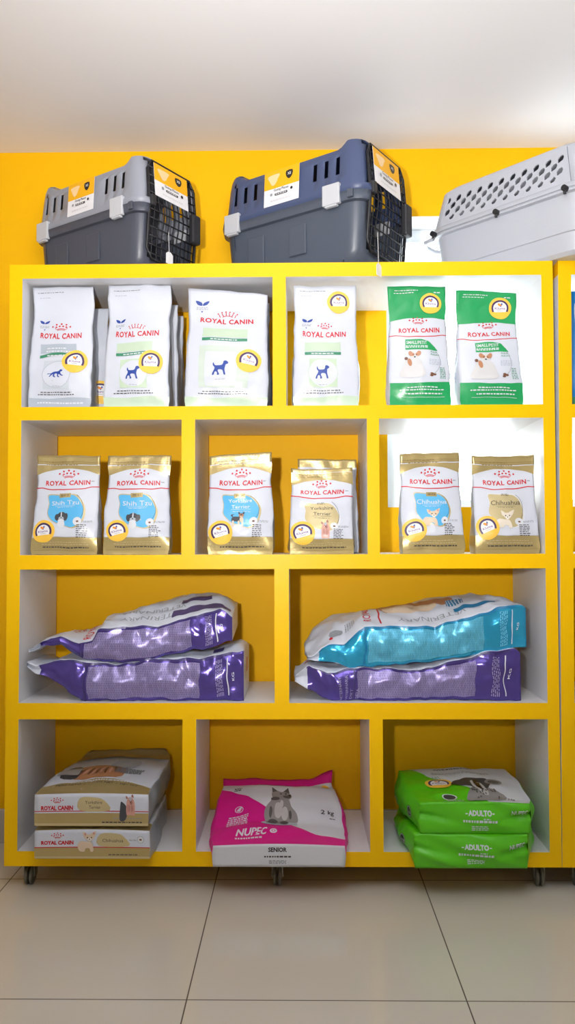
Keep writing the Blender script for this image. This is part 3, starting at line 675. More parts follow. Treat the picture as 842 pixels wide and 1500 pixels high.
# left stack, lower
Z3 = Z['b3']+.0005
r_, s_, L_, D_ = side_bag('flattened purple-sided white sack lying at the bottom of the left stack', 357, 42,
    [(36, 968), (54, 974), (91, 965), (130, 968), (162, 973), (220, 966), (295, 964), (352, 952), (358, 953)],
    [(36, 972), (54, 986), (72, 991), (98, 1012), (122, 1026), (150, 1029), (355, 1029)],
    [(36, 966), (91, 962), (220, 958), (300, 950), (345, 938), (360, 945)], .03, .29, 41, PUR, PTX, PURD, floor_z=Z3)
p = Print(s_, 'front', D_, L_); p.add(rect(.05, .03), .2, .12, PURD); p.build('top_print', r_)
p = Print(s_, 'bottom', D_, .1); p.add(rect(.05, .03), .55, .4, RED); p.add(scribble(.08, .03, 5, 3), .3, .5, GRY); p.build('base_print', r_)
def top_words(root, s, L, D, bar, seed, brandv, blocks, vt, dogs=False):
    p = Print(s, 'front', D, L)
    p.add(T2('VETERINARY', .19, .018, .0), .2, vt, GRY, rot=math.pi/2); p.add(T2('VETERINARIA', .19, .018, .0), .36, vt, GRY, rot=math.pi/2)
    for (u, v, w, h) in blocks: p.add(rect(w, h), u, v, bar)
    p.build('top_print', root)
    q = Print(s, 'front', D, L); q.add(T2('ROYAL CANIN', .2, .02, .012), .5, brandv, RED); q.add(crown(.07), .5, brandv+.07, RED); q.build('brand_lettering', root)
r_, s_, L_, D_ = side_bag('bulging purple-sided white sack on top of the left stack with dark bars on it', 340, 41,
    [(32, 958), (74, 937), (91, 935), (115, 943), (136, 938), (145, 919), (217, 916), (231, 917), (278, 903), (323, 894), (341, 905)],
    [(32, 962), (60, 950), (91, 945), (110, 958), (125, 966), (162, 970), (200, 968), (247, 962), (295, 951), (342, 938)],
    [(32, 955), (75, 936), (96, 932), (124, 920), (162, 903), (220, 880), (247, 872), (283, 867), (323, 872), (342, 880)], .04, .27, 42, PUR, PTX, PURD)
top_words(r_, s_, L_, D_, film('violet_bar', (84, 70, 112)), 1, .70, [(.16, .16, .03, .17), (.42, .19, .028, .09)], .40)
r_, s_, L_, D_ = side_bag('purple-sided white sack lying under the blue-sided one', 762, 431,
    [(431, 990), (451, 972), (480, 985), (510, 979), (562, 979), (600, 984), (647, 973), (707, 957), (752, 951), (763, 957)],
    [(431, 996), (445, 1003), (477, 1022), (491, 1029), (764, 1029)],
    [(431, 986), (451, 967), (500, 968), (600, 966), (700, 945), (764, 945)], .03, .29, 43, PUR, PTX, PURD, floor_z=Z3)
p = Print(s_, 'left', .1, L_); p.layer = 5
for i, t in enumerate(('VETERINARY', 'VETERINARIA', 'DIET', 'DIETA')): p.add(T2(t, .075 if i < 2 else .035, .007, .004), .45 if i < 2 else .25, .79-i*.025, LIL)
p.build('side_lettering', r_)
p = Print(s_, 'front', D_, L_); p.add(smooth([(-.012, .01), (.012, .006), (.01, -.012), (-.01, -.008)], 2), .25, .93, GRY); p.add(disc(.006), .32, .95, RED); p.add(rect(.08, .004), .5, .88, RED); p.build('top_print', r_)
r_, s_, L_, D_ = side_bag('shiny blue-sided white sack on top of the right stack with a sleeping cat-coloured picture', 770, 449,
    [(449, 960), (456, 960), (482, 944), (503, 943), (520, 928), (534, 917), (619, 916), (636, 918), (683, 903), (742, 888), (764, 887), (772, 892)],
    [(449, 964), (460, 966), (490, 972), (512, 977), (560, 977), (600, 971), (683, 960), (752, 949), (774, 947)],
    [(449, 941), (463, 917), (491, 900), (534, 895), (619, 884), (647, 875), (707, 869), (759, 879), (774, 887)], .035, .27, 44, CYAN, CTX, CYAND)
r_['label'] = 'shiny blue-sided white sack on top of the right stack'
p = Print(s_, 'front', D_, L_)
p.add(T2('VETERINARY', .2, .018), .18, .42, GRY, rot=math.pi/2); p.add(smooth([(-.05, .1), (.03, .12), (.05, .02), (.02, -.1), (-.04, -.09), (-.01, 0)], 3), .55, .47, TAN); p.add(smooth([(-.03, .07), (.02, .08), (.02, -.05), (-.03, -.06)], 3), .45, .5, CREAM)
p.add(rect(.02, .12), .2, .22, CYAND); p.add(rect(.04, .05), .4, .3, CYAND); p.add(scribble(.04, .05, 6, 4), .4, .3, PRNT)
p.add(smooth([(-.014, .02), (.012, .016), (.012, -.016), (-.01, -.012)], 2), .2, .86, GRY); p.add(disc(.006), .12, .89, RED); p.add(scribble(.03, .03, 5, 8), .25, .8, GRY); p.build('top_print', r_)
q = Print(s_, 'front', D_, L_); q.add(T2('ROYAL CANIN', .2, .022, .012), .55, .70, RED); q.add(rect(.2, .004), .5, .66, RED); q.build('brand_lettering', r_)

# ---------------------------------------------------------------- bags lying flat with their base to the front, bottom row
Z4 = Z['b4']+.0005
def flat_bag(label, st, seed, mats, fidx, nu=24, nd=8, ns=36, amp=.004, crink=.002, bul=(.012, .006, .004), sealrow=33, name='pet_food_bag', seal_mat=None, zmin=None, basebul=0, spike=0, **kw):
    """st: stations (t, y, xl, xr, ztop, zbot) in metres, from the base (towards the camera) to the top seal"""
    T_ = [s[0] for s in st]; F = [itp([(s[0], s[k]) for s in st]) for k in range(1, 6)]
    O = Vector(((st[0][2]+st[0][3])/2, st[0][1], st[0][5])); root = empty(name, O, label, 'pet food bag')
    def corners(t):
        y, xl, xr, zt, zb = [f(t) for f in F]
        return [Vector((xl, y, zt))-O, Vector((xr, y, zt))-O, Vector((xr, y, zb))-O, Vector((xl, y, zb))-O]
    def bulge(k, a, t):
        e = (1-sstep(.75, .95, t)); q = math.sin(math.pi*a)
        if k == 0: return bul[0]*q*e*(.3+.7*sstep(0, .2, t))
        if k == 2: return 0
        return bul[1]*q*e*(.2+.8*sstep(0, .2, t))
    def wp(P):
        if basebul and P.y < .03: P = P+Vector((0, -basebul*(1-P.y/.03)*0, 0))
        if P.y+O.y > -.003: P.z = max(P.z, Z4-O.z)
        return P
    s = Sack(corners, bulge, nu, nd, ns, seed, amp=amp, crink=crink, warp=wp, fade_bottom=.08, **kw)
    if spike:
        for j in range(ns-4, ns+1):
            for i in list(range(nu-4, nu+nd+5)): s.rows[j][i].z += spike*(j-ns+5)/5*max(0, 1-abs((i if i <= nu else 2*nu+nd-i if i >= nu+nd else nu)-nu)/4.5)
    if basebul:
        G = s.g['bottom']; ni, nj = len(G)-1, len(G[0])-1
        for i in range(ni+1):
            for j in range(nj+1):
                u_, v_ = i/ni, 1-j/nj; dent = .014*(math.exp(-((v_-.35-.75*(u_-.62))/.09)**2)*sstep(.58, .95, u_)+math.exp(-((v_-.62+.9*(u_-.05))/.08)**2)*sstep(.38, .05, u_))*(math.sin(math.pi*v_))**.5
                G[i][j] = G[i][j]+Vector((0, dent, 0))+Vector((0, -basebul*math.sin(math.pi*i/ni)**.5*math.sin(math.pi*j/nj)+1.6*basebul*noise.noise(Vector((G[i][j].x*13+G[i][j].z*22, seed, G[i][j].z*9)))*(math.sin(math.pi*i/ni)*math.sin(math.pi*j/nj))**.5, 0))
    s.body('pouch', mats, fidx, root, 0, sealrow, cap0=True); s.body('top_seal', seal_mat or mats[0], {}, root, sealrow, ns, cap1=True)
    return root, s
Z4 = Z['b4']+.0005
def X(px, py, y): return at(px, py, y).x
def ZZ(px, py, y): return at(px, py, y).z
# left cell: two gold and white bags
def gold_flat(label, seed, pl, pr, pt, pb, y0, ln, backtop, z_floor, breed, dog, sx=0):
    zt, zb = ZZ(130, pt, y0), ZZ(130, pb, y0); xl, xr = X(pl, pt, y0), X(pr, pt, y0); w = xr-xl; hh = zt-zb
    zb2 = z_floor
    st = [(0, y0, xl, xr, zt, zb), (.08, y0+.03, xl, xr, zt+.004, max(zb, zb2-.0)), (.5, y0+ln*.5, xl+.006+sx*.5, xr+sx*.5, zt+backtop*.8, zb2), (.78, y0+ln*.78, xl+.012+sx*.8, xr-.004+sx*.8, zt+backtop*.6, zb2+.005),
          (.88, y0+ln*.88, xl+.03+sx, xr-.01+sx, zt+backtop*1.2, zb2+hh*.3), (1, y0+ln*.96, xl+.05+sx, xr-.03+sx, zt+backtop*2.8+.003, zt+backtop*2.8)]
    root, s = flat_bag(label, st, seed, [WHT, GOLD, SILV], {'bottom': 0, 'left': 2, 'right': 2, 'back': 1}, bul=(.012, .006, 0), seal_mat=GOLD, crink=.0032, cfreq=26)
    p = Print(s, 'bottom', w, hh); m = lambda v: 1-v
    Xs = frange(-.5*w, .5*w, 24)
    # base panel: v runs from the front (upper) edge down, so shapes are turned by pi and mirrored back
    def A(P, u, v, mm): p.add([[(a, -b) for a, b in q][::-1] for q in P], u, m(v), mm)
    A(rect(w, .40*hh), .5, .2, GOLD); A(rect(w, .07*hh), .5, .05, GOLDL); A(rect(w, .0022), .5, .46 if seed == 51 else .40, RED)
    A(crown(.095*w), .2, .72, RED); A(T2('ROYAL CANIN', .28*w, .125*hh, .045), .2, .5, RED)
    if seed == 51:
        A(smooth([(-.12*w, -.2*hh), (-.12*w, .18*hh), (0, .2*hh), (.09*w, .12*hh), (.14*w, -.2*hh)], 3), .52, .68, GOLDL); A(T2('Yorkshire', .15*w, .1*hh), .52, .68, INK); A(T2('Terrier', .1*w, .1*hh), .53, .53, INK)
        A(scribble(.35*w, .05*hh, 1, 5, 1), .77, .12, INK); A(scribble(.25*w, .03*hh, 1, 6, 1), .82, .24, GRY)
    else:
        A(smooth([(-.12*w, -.2*hh), (-.11*w, .2*hh), (.04*w, .22*hh), (.1*w, .1*hh), (.14*w, -.2*hh)], 3), .68, .65, GOLDL); A(T2('Chihuahua', .18*w, .11*hh), .68, .58, INK)
        A(disc(.03*w, n=16), .92, .68, GRY); A(disc(.027*w, n=16), .92, .68, PRNT); A(disc(.012*w, .008*w, 8), .92, .68, BRN); A(scribble(.07*w, .07*hh, 2, 5), .855, .66, GRY); A(scribble(.25*w, .04*hh, 1, 5, 1), .77, .15, INK)
    p.build('base_print', root)
    q = Print(s, 'bottom', w, hh); q.layer = 6
    class Flip:
        W, L = w, hh
        def add(self, polys, u, v, mm, rot=0): q.add([[(a, -b) for a, b in t][::-1] for t in polys], u, 1-v, mm, -rot)
    if seed == 51:
        f_ = Flip(); f_.add(smooth([(-.05*w, -.03), (.0, -.03), (.005, .0), (-.01, .018), (-.045*w, .01)], 3), .80, .55, DKG); face_dog(f_, .84, .72, .0125, 'york')
    else:
        f_ = Flip(); face_dog(f_, .475, .70, .0135, 'chipup')
    q.build('dog_picture', root)
    p = Print(s, 'front', w, ln)
    p.add(band(frange(-.5*w, .5*w, 24), lambda a: 0, lambda a: ln*(.12+.10*(1-(2*a/w)**2))), .5, 0, GOLD)
    p.add(T2('PESO NETO  /  POIDS NET  /  NET WT', .74*w, .009, .01, arch=-.006), .5, .14, INK); p.add(scribble(.6*w, .008, 1, 4, 1), .5, .19, PRNT); p.add(scribble(.5*w, .008, 1, 5, 1), .5, .22, PRNT)
    p.add(smooth([(-.2*w, -.05), (.2*w, -.055), (.22*w, .03), (.0, .06), (-.2*w, .05)], 3), .42, .40, TAN); p.add(smooth([(-.1*w, -.05), (.06*w, -.05), (.02*w, .04), (-.12*w, .05)], 3), .2, .42, DKG)
    for i in range(9): p.add(shift(disc(.004, .03, 10), (i-4)*.012, 0), .42, .39+.01*(i % 3), PINKT if i % 2 else BRN, .15*(i-4)*.3); p.add(scribble(.25*w, .04, 5, 5), .7, .42, GRY)
    p.add(rect(w, .16*ln), .5, .88, GOLD); p.add(smooth([(-.12*w, -.03), (.1*w, -.035), (.12*w, .03), (-.1*w, .035)], 3), .62, .6, LGRY); p.add(rect(.2*w, .05), .15, .4, film('warm_grey', (170, 166, 160)));  p.build('front_print', root)
    return root
ztb = ZZ(130, 1211, -.05)
gold_flat('gold and white bag with tiny cream dog lying flat, the lower one at bottom left', 52, 51, 219, 1217, 1258, -.055, .36, .006, Z4, 'Chihuahua', 'chi', sx=.002)
gold_flat('gold and white bag with long-haired terrier lying flat on the other at bottom left', 51, 51, 217, 1164, 1210, -.055, .37, .010, Z4+.108, 'Yorkshire', 'york', sx=.016)
# middle cell: magenta and white bag
y0 = -.05
st = [(0, y0, X(312, 1260, y0), X(505, 1260, y0), ZZ(400, 1238, y0)-.002, ZZ(400, 1270, y0)), (.06, .0, X(312, 1240, 0), X(505, 1240, 0), Z4+.034, Z4-.012 if False else Z4+.0005),
      (.3, .08, X(316, 1210, .08), X(503, 1210, .08), ZZ(400, 1212, .08), Z4), (.6, .17, X(321, 1180, .17), X(497, 1180, .17), ZZ(400, 1176, .17), Z4),
      (.82, .235, X(326, 1155, .235), X(490, 1155, .235), ZZ(400, 1156, .235), Z4+.01), (.92, .262, X(328, 1150, .26), X(484, 1150, .26), ZZ(400, 1152, .26), ZZ(400, 1158, .26)), (1, .285, X(327, 1148, .29), X(486, 1145, .29), ZZ(400, 1141, .285), ZZ(400, 1141, .285)-.003)]
root, s = flat_bag('magenta and white bag with a grey seated dog lying in the middle bottom cell', st, 61, [MATW, MAG], {'left': 1, 'right': 1, 'back': 1, 'bottom': 0}, seal_mat=MAG, amp=.005, crink=.003, bul=(.018, .014, 0), cfreq=22, spike=.03)
w = .365; ln = .36
p = Print(s, 'front', w, ln); Xs = frange(-.5*w, .5*w, 24)
cur = itp([(-.5, .80), (-.42, .76), (-.25, .62), (0, .33), (.2, .16), (.35, .09), (.5, .055)]); 
p.add(band(Xs, lambda a: 0, lambda a: ln*cur(a/w)), .5, 0, MAG)
p.add(T2('NUPEC', .23*w, .032, .03, shear=.25), .29, .085, PRNT); p.add(disc(.011, n=20), .46, .12, PRNT); p.add(ring(.004, .006, n=12), .46, .12, MAG)
p.add(scribble(.2*w, .006, 1, 4, 1), .27, .05, PRNT); p.add(scribble(.16*w, .05, 6, 5, .8), .17, .33, PRNT); p.add(ring(.011, .0135, n=20), .17, .47, PRNT); p.add(smooth([(-.008, -.004), (0, .006), (.009, .008), (.002, -.008)], 2), .17, .47, PRNT)
p.add(T2('2 kg', .11*w, .018, .01, shear=.15), .88, .42, BLK); p.add(scribble(.05*w, .004, 1, 6, 1), .91, .37, INK); p.add(scribble(.5*w, .02, 2, 8, 1), .5, .86, INK); p.add(scribble(.07*w, .02, 2, 9, 1), .15, .76, INK); p.add(disc(.012), .93, .85, STY)
p.build('front_print', root)
q = Print(s, 'front', w, ln); q.layer = 5; D1 = film('dog_grey', (150, 146, 144), .5); D2 = film('dog_dark', (92, 88, 88), .5); D3 = film('dog_light', (196, 194, 192), .5)
def A(P, x, y, m, rot=0): q.add([[(a*.042, b*.055) for a, b in t] for t in P], .5+x*.042/w, .47+y*.055/ln, m, rot)
A(disc(1.25, .3, 24), .0, -1.3, LGRY); A(smooth([(-.9,-1.3),(-1.0,-.4),(-.6,.3),(-.3,.8),(.5,.8),(.8,.1),(1.2,-.5),(1.25,-1.1),(.6,-1.2),(.2,-1.4),(-.2,-1.4),(-.5,-1.3)], 3), 0, 0, D1)
A(smooth([(-.45,.6),(-.55,1.2),(-.3,1.6),(.1,1.5),(.5,1.6),(.75,1.2),(.8,.9),(.5,.65),(.1,.5)], 3), .05, -.05, D1); A([[(-.45, 1.3), (-.5, 1.85), (-.1, 1.5)]], 0, 0, D2); A([[(.3, 1.5), (.7, 1.85), (.75, 1.3)]], 0, 0, D2)
A(disc(.3, .18), .5, .9, D2); A(disc(.12, .12, 8), .72, 1.05, BLK); A(disc(.08, .08, 8), .1, 1.2, BLK); A(disc(.08, .08, 8), .45, 1.25, BLK); A(disc(.28, .6), -.1, -.3, D3); A(disc(.25, .55), .35, -.5, D3); A(disc(.35, .25), -.45, -1.2, D2); A(disc(.3, .2), .35, -1.3, D2); A(disc(.3, .14), -.3, .55, D2, .6); A(disc(.1, .4), -.6, -.5, D2); A(disc(.1, .35), .75, -.6, D2); A(disc(.12, .3), .1, .2, D3)
q.build('dog_picture', root)
p = Print(s, 'bottom', w, .06)
def A(P, u, v, mm): p.add([[(a, -b) for a, b in q_][::-1] for q_ in P], u, 1-v, mm)
A(T2('SENIOR', .14*w, .011, .035), .49, .66, BLK); A(scribble(.2*w, .006, 1, 4, 1), .49, .45, INK); A(scribble(.13*w, .01, 3, 5, 1), .49, .22, GRY); p.build('base_print', root)
# right cell: two lime green bags
def lime(label, seed, stn, ln, top=False):
    root, s = flat_bag(label, stn, seed, [LIME], {}, nd=14, nu=30, seal_mat=LIME, amp=.006, crink=.0045, cfreq=22, bul=(.012 if top else .001, .016, 0), basebul=.017)
    w = stn[0][3]-stn[0][2]; hh = stn[0][4]-stn[0][5]; p = Print(s, 'bottom', w, hh); p.layer = 3
    def A(P, u, v, mm, r=0): p.add([[(a, -b) for a, b in q_][::-1] for q_ in P], u, 1-v, mm, r)
    A(T2('ADULTO', .21*w, .0125, .045), .54, .60, PRNT); A(rect(.006, .0025), .42, .66, PRNT); A(rect(.006, .0025), .66, .66, PRNT); A(scribble(.06*w, .004, 1, 3, 1), .6, .5, PRNT); A(scribble(.3*w, .009, 1, 4, 1), .54, .42, PRNT); A(scribble(.15*w, .014, 3, 5, .7), .54, .2, PRNT)
    A(T2('NUPEC', .15*w, .0125, .02, shear=.25), .9, .62, PRNT, -.1)
    p.build('base_print', root)
    p = Print(s, 'left', hh, ln); p.layer = 3; p.add(T2('ADULTO', .2*ln, .022, .014), .55, .60, PRNT, rot=math.pi/2*1); p.add(disc(.017, n=20), .45, .16, BLK); p.add(ring(.013, .015), .45, .16, PRNT); p.add(T2('PRO', .02, .007, .01), .45, .15, PRNT, rot=math.pi/2); p.build('side_print', root)
    if top:
        p = Print(s, 'front', w, ln); cu = itp([(-.5, .98), (-.38, .85), (-.3, .62), (-.1, .40), (.05, .2), (.12, .01), (.5, 0)])
        p.add(band(frange(-.5*w, .5*w, 24), lambda a: ln*min(.93, cu(a/w)), lambda a: ln*.93), .5, 0, MATW)
        p.add(T2('ALIMENTO', .28*w, .016, .01), .5, .87, BLK); p.add(scribble(.36*w, .012, 2, 5, 1), .5, .78, BLK); p.add(scribble(.5*w, .02, 3, 6, .8), .52, .66, GRY); p.add(scribble(.06*w, .03, 3, 7), .28, .55, DGRN)
        p.add(disc(.012, .016), .3, .12, INK); p.add(ring(.013, .016), .3, .12, PRNT); p.add(scribble(.14*w, .02, 3, 8), .34, .05, PRNT); p.add(T2('2 kg', .07*w, .012, .01), .84, .05, BLK)
        p.build('front_print', root)
        q = Print(s, 'front', w, ln); q.layer = 6; k = .03
        def B(P, x, y, m, rot=0): q.add([[(a*k, b*k*1.5) for a, b in t] for t in P], .58+x*k/w, .3+y*k*1.5/ln, m, rot)
        B(smooth([(-1.2,-2.0),(-1.0,-1.0),(-.2,-.2),(1.0,-.2),(1.6,-.9),(2.0,-2.0)], 3), 0, 0, D1); B(smooth([(-2.0,.5),(-1.6,1.1),(-.6,1.5),(.4,1.5),(1.2,1.3),(1.4,.4),(1.0,-.5),(.2,-.9),(-.6,-.3),(-1.5,.1)], 3), 0, .2, film('dog_charcoal', (66, 66, 68), .5))
        B(smooth([(-.3,1.0),(.4,.9),(.7,-.2),(.7,-1.5),(.1,-1.4),(-.3,-.2)], 3), .0, .1, D3); B(smooth([(-.2,1.1),(.25,1.1),(.35,0),(.2,-1.0),(-.1,-.4)], 3), .1, .1, BLK); B(disc(.75, .5), 1.7, 1.0, D1, .4); B(disc(.5, .3), 1.7, 1.0, D2); B(disc(.12, n=8), -.9, 1.0, BLK); B(disc(.25, .2), -1.85, .55, BLK)
        for i in range(24):
            rr = random.Random(i); B(disc(.08, .12, 6), rr.uniform(-1.0, 1.5), rr.uniform(-1.9, -.6), D2)
        q.build('dog_picture', root)
        sticker(s, 'front', w, ln, .27, .40, .034, root, .05)
    return root
y0 = -.06
st = [(0, y0, X(608, 1262, y0), X(772, 1262, y0), ZZ(700, 1222, y0), ZZ(700, 1272, y0)), (.08, -.01, X(600, 1250, -.01), X(775, 1250, -.01), ZZ(700, 1212, -.01), Z4+.001),
      (.5, .12, X(588, 1210, .12), X(768, 1210, .12), ZZ(700, 1198, .12), Z4), (.85, .23, X(583, 1190, .23), X(762, 1190, .23), ZZ(700, 1186, .23)-.01, Z4), (1, .28, X(584, 1180, .28), X(755, 1180, .28), Z4+.05, Z4+.045)]
lime('bright green bag lying flat at the bottom of the two in the right bottom cell', 71, st, .35)
st = [(0, y0, X(616, 1210, y0), X(776, 1210, y0), ZZ(700, 1177, y0), ZZ(700, 1222, y0)+.001), (.08, -.02, X(610, 1190, -.02), X(776, 1190, -.02), ZZ(700, 1173, -.02), ZZ(700, 1210, -.01)+.004),
      (.5, .12, X(592, 1150, .12), X(762, 1150, .12), ZZ(700, 1147, .12), ZZ(700, 1196, .12)+.003), (.85, .23, X(583, 1128, .23), X(738, 1128, .23), ZZ(700, 1128, .23), ZZ(700, 1180, .23)+.0), (1, .265, X(583, 1128, .26), X(732, 1128, .26), ZZ(700, 1129, .26)-.002, ZZ(700, 1133, .26))]
lime('bright green bag with white top, dark dog and yellow sticker, upper one at bottom right', 72, st, .35, True)

# ---------------------------------------------------------------- pet carriers on top
def rrect(L, W, r, xs, n=5):
    """rounded rectangle outline, counter-clockwise from the -y side, with given x break points on the long sides"""
    P = [(x, -W/2) for x in xs]
    def arc(cx, cy, a0): return [(cx+r*math.cos(math.radians(a0+90*i/n)), cy+r*math.sin(math.radians(a0+90*i/n))) for i in range(n+1)]
    P += arc(L/2-r, -W/2+r, -90); P += [(L/2, y) for y in (-W/4, 0, W/4)]; P += arc(L/2-r, W/2-r, 0); P += [(x, W/2) for x in reversed(xs)]; P += arc(-L/2+r, W/2-r, 90)
    P += [(-L/2, y) for y in (W/4, 0, -W/4)]; P += arc(-L/2+r, -W/2+r, 180)
    return P
def shell(name, rings, xs, parent, m, holes=lambda i, j, c: False, cap_bottom=False, cap_top=False, thick=.003, bevel=0):
    vs = []; fs = []; n = 0
    for (z, L, W, r, dx, zf) in rings:
        R = rrect(L, W, r, xs); n = len(R)
        for x, y in R: vs.append(Vector((x+dx, y, z+(zf(x) if zf else 0))))
    for j in range(len(rings)-1):
        for i in range(n):
            f = (j*n+i, j*n+(i+1) % n, (j+1)*n+(i+1) % n, (j+1)*n+i); c = sum((vs[q] for q in f), Vector())/4
            if not holes(i, j, c): fs.append(f)
    if cap_bottom: fs.append(tuple(range(n))[::-1])
    if cap_top: fs.append(tuple((len(rings)-1)*n+i for i in range(n)))
    o = link(name, vs, fs, m, None, parent, False)
    md = o.modifiers.new('thickness', 'SOLIDIFY'); md.thickness = thick; md.offset = -1
    if bevel: b = o.modifiers.new('bevel', 'BEVEL'); b.width = bevel; b.segments = 2; b.limit_method = 'ANGLE'; b.angle_limit = math.radians(35)
    for p in o.data.polygons: p.use_smooth = True
    o.data.set_sharp_from_angle(angle=math.radians(32)); return o
GRILL = mat('black_wire', (26, 26, 30), .4); CLIP = mat('clip_grey', (196, 198, 204), .45); TAG = mat('tag_white', (236, 236, 238), .6); STRG = mat('string_white', (215, 215, 215), .7)
def patch(name, P0, ex, ey, w, h, m, parent, shapes=()):
    """thin label on a plane: P0 lower left corner, ex/ey unit vectors; shapes: (polys, x, y, material)"""
    nrm = ex.cross(ey); vs = []; fs = []; mats = [m]; mi = []
    c = [(0, 0), (w, 0), (w, h), (0, h)]
    for o_ in (.0010, .0002): vs += [P0+ex*a+ey*b+nrm*o_ for a, b in c]
    fs = [(0, 1, 2, 3), (7, 6, 5, 4), (0, 4, 5, 1), (1, 5, 6, 2), (2, 6, 7, 3), (3, 7, 4, 0)]; mi = [0]*6
    o = link(name, vs, fs, mats, mi, parent)
    mb = MB(); mm = []
    for k, (polys, x, y, pm) in enumerate(shapes):
        if pm not in mm: mm.append(pm)
        for p in polys: mb.add([P0+ex*(a+x)+ey*(b+y)+nrm*(.0012+.00025*k) for a, b in p], [tuple(range(len(p)))], mm.index(pm))
    if shapes: link('label_print', mb.v, mb.f, mm, mb.m, o)
    return o
def carrier_label(w, h):
    a = STY; y = mat('label_yellow', (250, 184, 10), .4); wh = mat('label_white', (238, 238, 242), .4); bk = mat('label_black', (35, 32, 34), .4); pk = mat('label_peach', (250, 214, 160), .4)
    return wh, [(rect(w, h*.52), w/2, h*.74, y), (smooth([(-.16*w, .1*h), (.16*w, .12*h), (.12*w, -.02*h), (.05*w, -.16*h), (-.04*w, -.18*h), (-.12*w, -.04*h)], 3), .27*w, .76*h, pk),
        (smooth([(-.09*w, .1*h), (.09*w, .1*h), (.085*w, -.05*h), (0, -.14*h), (-.085*w, -.05*h)], 2), .72*w, .78*h, bk), (T2('XS', .1*w, .07*h, .02), .72*w, .76*h, wh),
        (T2('Going Places', .42*w, .07*h, .01), .5*w, .39*h, bk), (rect(.36*w, .06*h), .5*w, .29*h, bk), (scribble(.3*w, .03*h, 1, 3, 1), .5*w, .29*h, wh), (disc(.035*w, n=12), .22*w, .31*h, GRY), (disc(.035*w, n=12), .8*w, .35*h, bk), (scribble(.6*w, .05*h, 2, 5, .6), .5*w, .12*h, mat('label_grey', (200, 200, 205), .4))]
def travel_carrier(label, k, kl, kw, x, y, rz, mtop, mbot, tag_x=.03, taglen=.08, tag_z=.1):
    root = empty('pet_carrier', (x, y, Z['t']+.0003), label, 'pet carrier', None, rz)
    seam = .192*k
    sl = [-.198, -.160, -.122, .092, .130, .168]; hw = .0065
    xs = sorted([v for q in sl for v in ((q-hw)*kl, (q+hw)*kl)] + [-.05*kl, 0, .05*kl])
    oy = .118*kw
    def rg(z, L, W, r, f=None): return (z*k, L*kl, W*kw, r*kw, 0, f)
    shell('lower_shell', [rg(.0, .43, .25, .05), rg(.010, .455, .27, .055), rg(.035, .475, .29, .05), rg(.165, .495, .305, .05), rg(.167, .52, .33, .058), rg(.192, .53, .34, .06)],
          xs, root, mbot, holes=lambda i, j, c: j >= 2 and c.x > .2*kl and abs(c.y) < oy, cap_bottom=True)
    def hump(x_): return -.020*k*(1-sstep(.165*kl, .195*kl, abs(x_+.0*k)))
    def holes(i, j, c):
        if c.x > .19*kl and abs(c.y) < oy and j < 6: return True
        return j == 3 and abs(c.y) > .09*kw and any(abs(c.x-q*kl) < hw*kl*1.01 for q in sl)
    shell('upper_shell', [rg(.1925, .53, .34, .06), rg(.212, .525, .335, .058), rg(.214, .505, .318, .05), rg(.252, .498, .31, .05), rg(.312, .488, .30, .05, lambda x_: hump(x_)*.4), rg(.335, .482, .294, .05, hump), rg(.350, .47, .282, .045, hump), rg(.358, .44, .25, .04, hump), rg(.360, .38, .19, .03, hump)],
          xs, root, mtop, holes=holes, cap_top=True)
    MB().tube([(-.07*k, 0, .33*k), (-.06*k, 0, .346*k), (-.04*k, 0, .352*k), (.04*k, 0, .352*k), (.06*k, 0, .346*k), (.07*k, 0, .33*k)], .008*k, 8).build('handle', mbot, root, True)
    for q in (-.12, .03):
        for sy in (-1, 1):
            m = MB(); a_, b_ = sy*.1475*kw, sy*.1545*kw; m.box(((q-.03)*kl, min(a_, b_), .05*k), ((q+.03)*kl, max(a_, b_), .14*k)); m.build('side_rib', mbot, root, bevel=.003*k)
    for sy in (-1, 1):
        for q in (-.2, .155):
            m = MB(); a_, b_ = sy*.160*kw, sy*.1755*kw; m.box(((q-.028)*kl, min(a_, b_), seam-.03*k), ((q+.028)*kl, max(a_, b_), seam+.030*k)); m.box(((q-.02)*kl, min(a_, b_), seam-.036*k), ((q+.02)*kl, max(a_, b_), seam-.03*k))
            m.build('side_latch', CLIP, root, bevel=.003)
    m = MB(); m.box((.208*kl, -.1745*kw, seam-.022*k), (.226*kl, -.166*kw, seam+.002*k)); m.build('corner_catch', mbot, root, bevel=.002)
    fx = .250*kl; door = empty('wire_door', (fx, 0, 0)); door.parent = root
    def dp(yy, zz): return Vector((.006*k-.012*k*max(0, (zz-seam)/(.34*k-seam))-.014*k*max(0, (seam-zz)/seam), yy, zz))
    Yh = .122*kw; z0_, z3_ = .03*k, .338*k
    out = [dp(-Yh+.02*k, z0_), dp(Yh-.02*k, z0_), dp(Yh, z0_+.03*k), dp(Yh, seam), dp(Yh, z3_-.03*k), dp(Yh-.02*k, z3_), dp(-Yh+.02*k, z3_), dp(-Yh, z3_-.03*k), dp(-Yh, seam), dp(-Yh, z0_+.03*k)]
    MB().tube(out, .0052*k, 8, close=True).build('door_frame', GRILL, door, True)
    m = MB()
    for i in range(-4, 5):
        yy = i*.0255*kw
        m.tube([dp(yy+(.006*k*math.sin((q-.3)*9)*(1 if .25 < q < .75 else 0)), z0_+(z3_-z0_)*q) for q in frange(0, 1, 14)], .0021*k, 5)
    for i in range(11): zz = z0_+(z3_-z0_)*(i+.6)/11.4; m.tube([dp(-Yh, zz)+Vector((.002*k, 0, 0)), dp(Yh, zz)+Vector((.002*k, 0, 0))], .0021*k, 5)
    m.build('door_wires', GRILL, door, True)
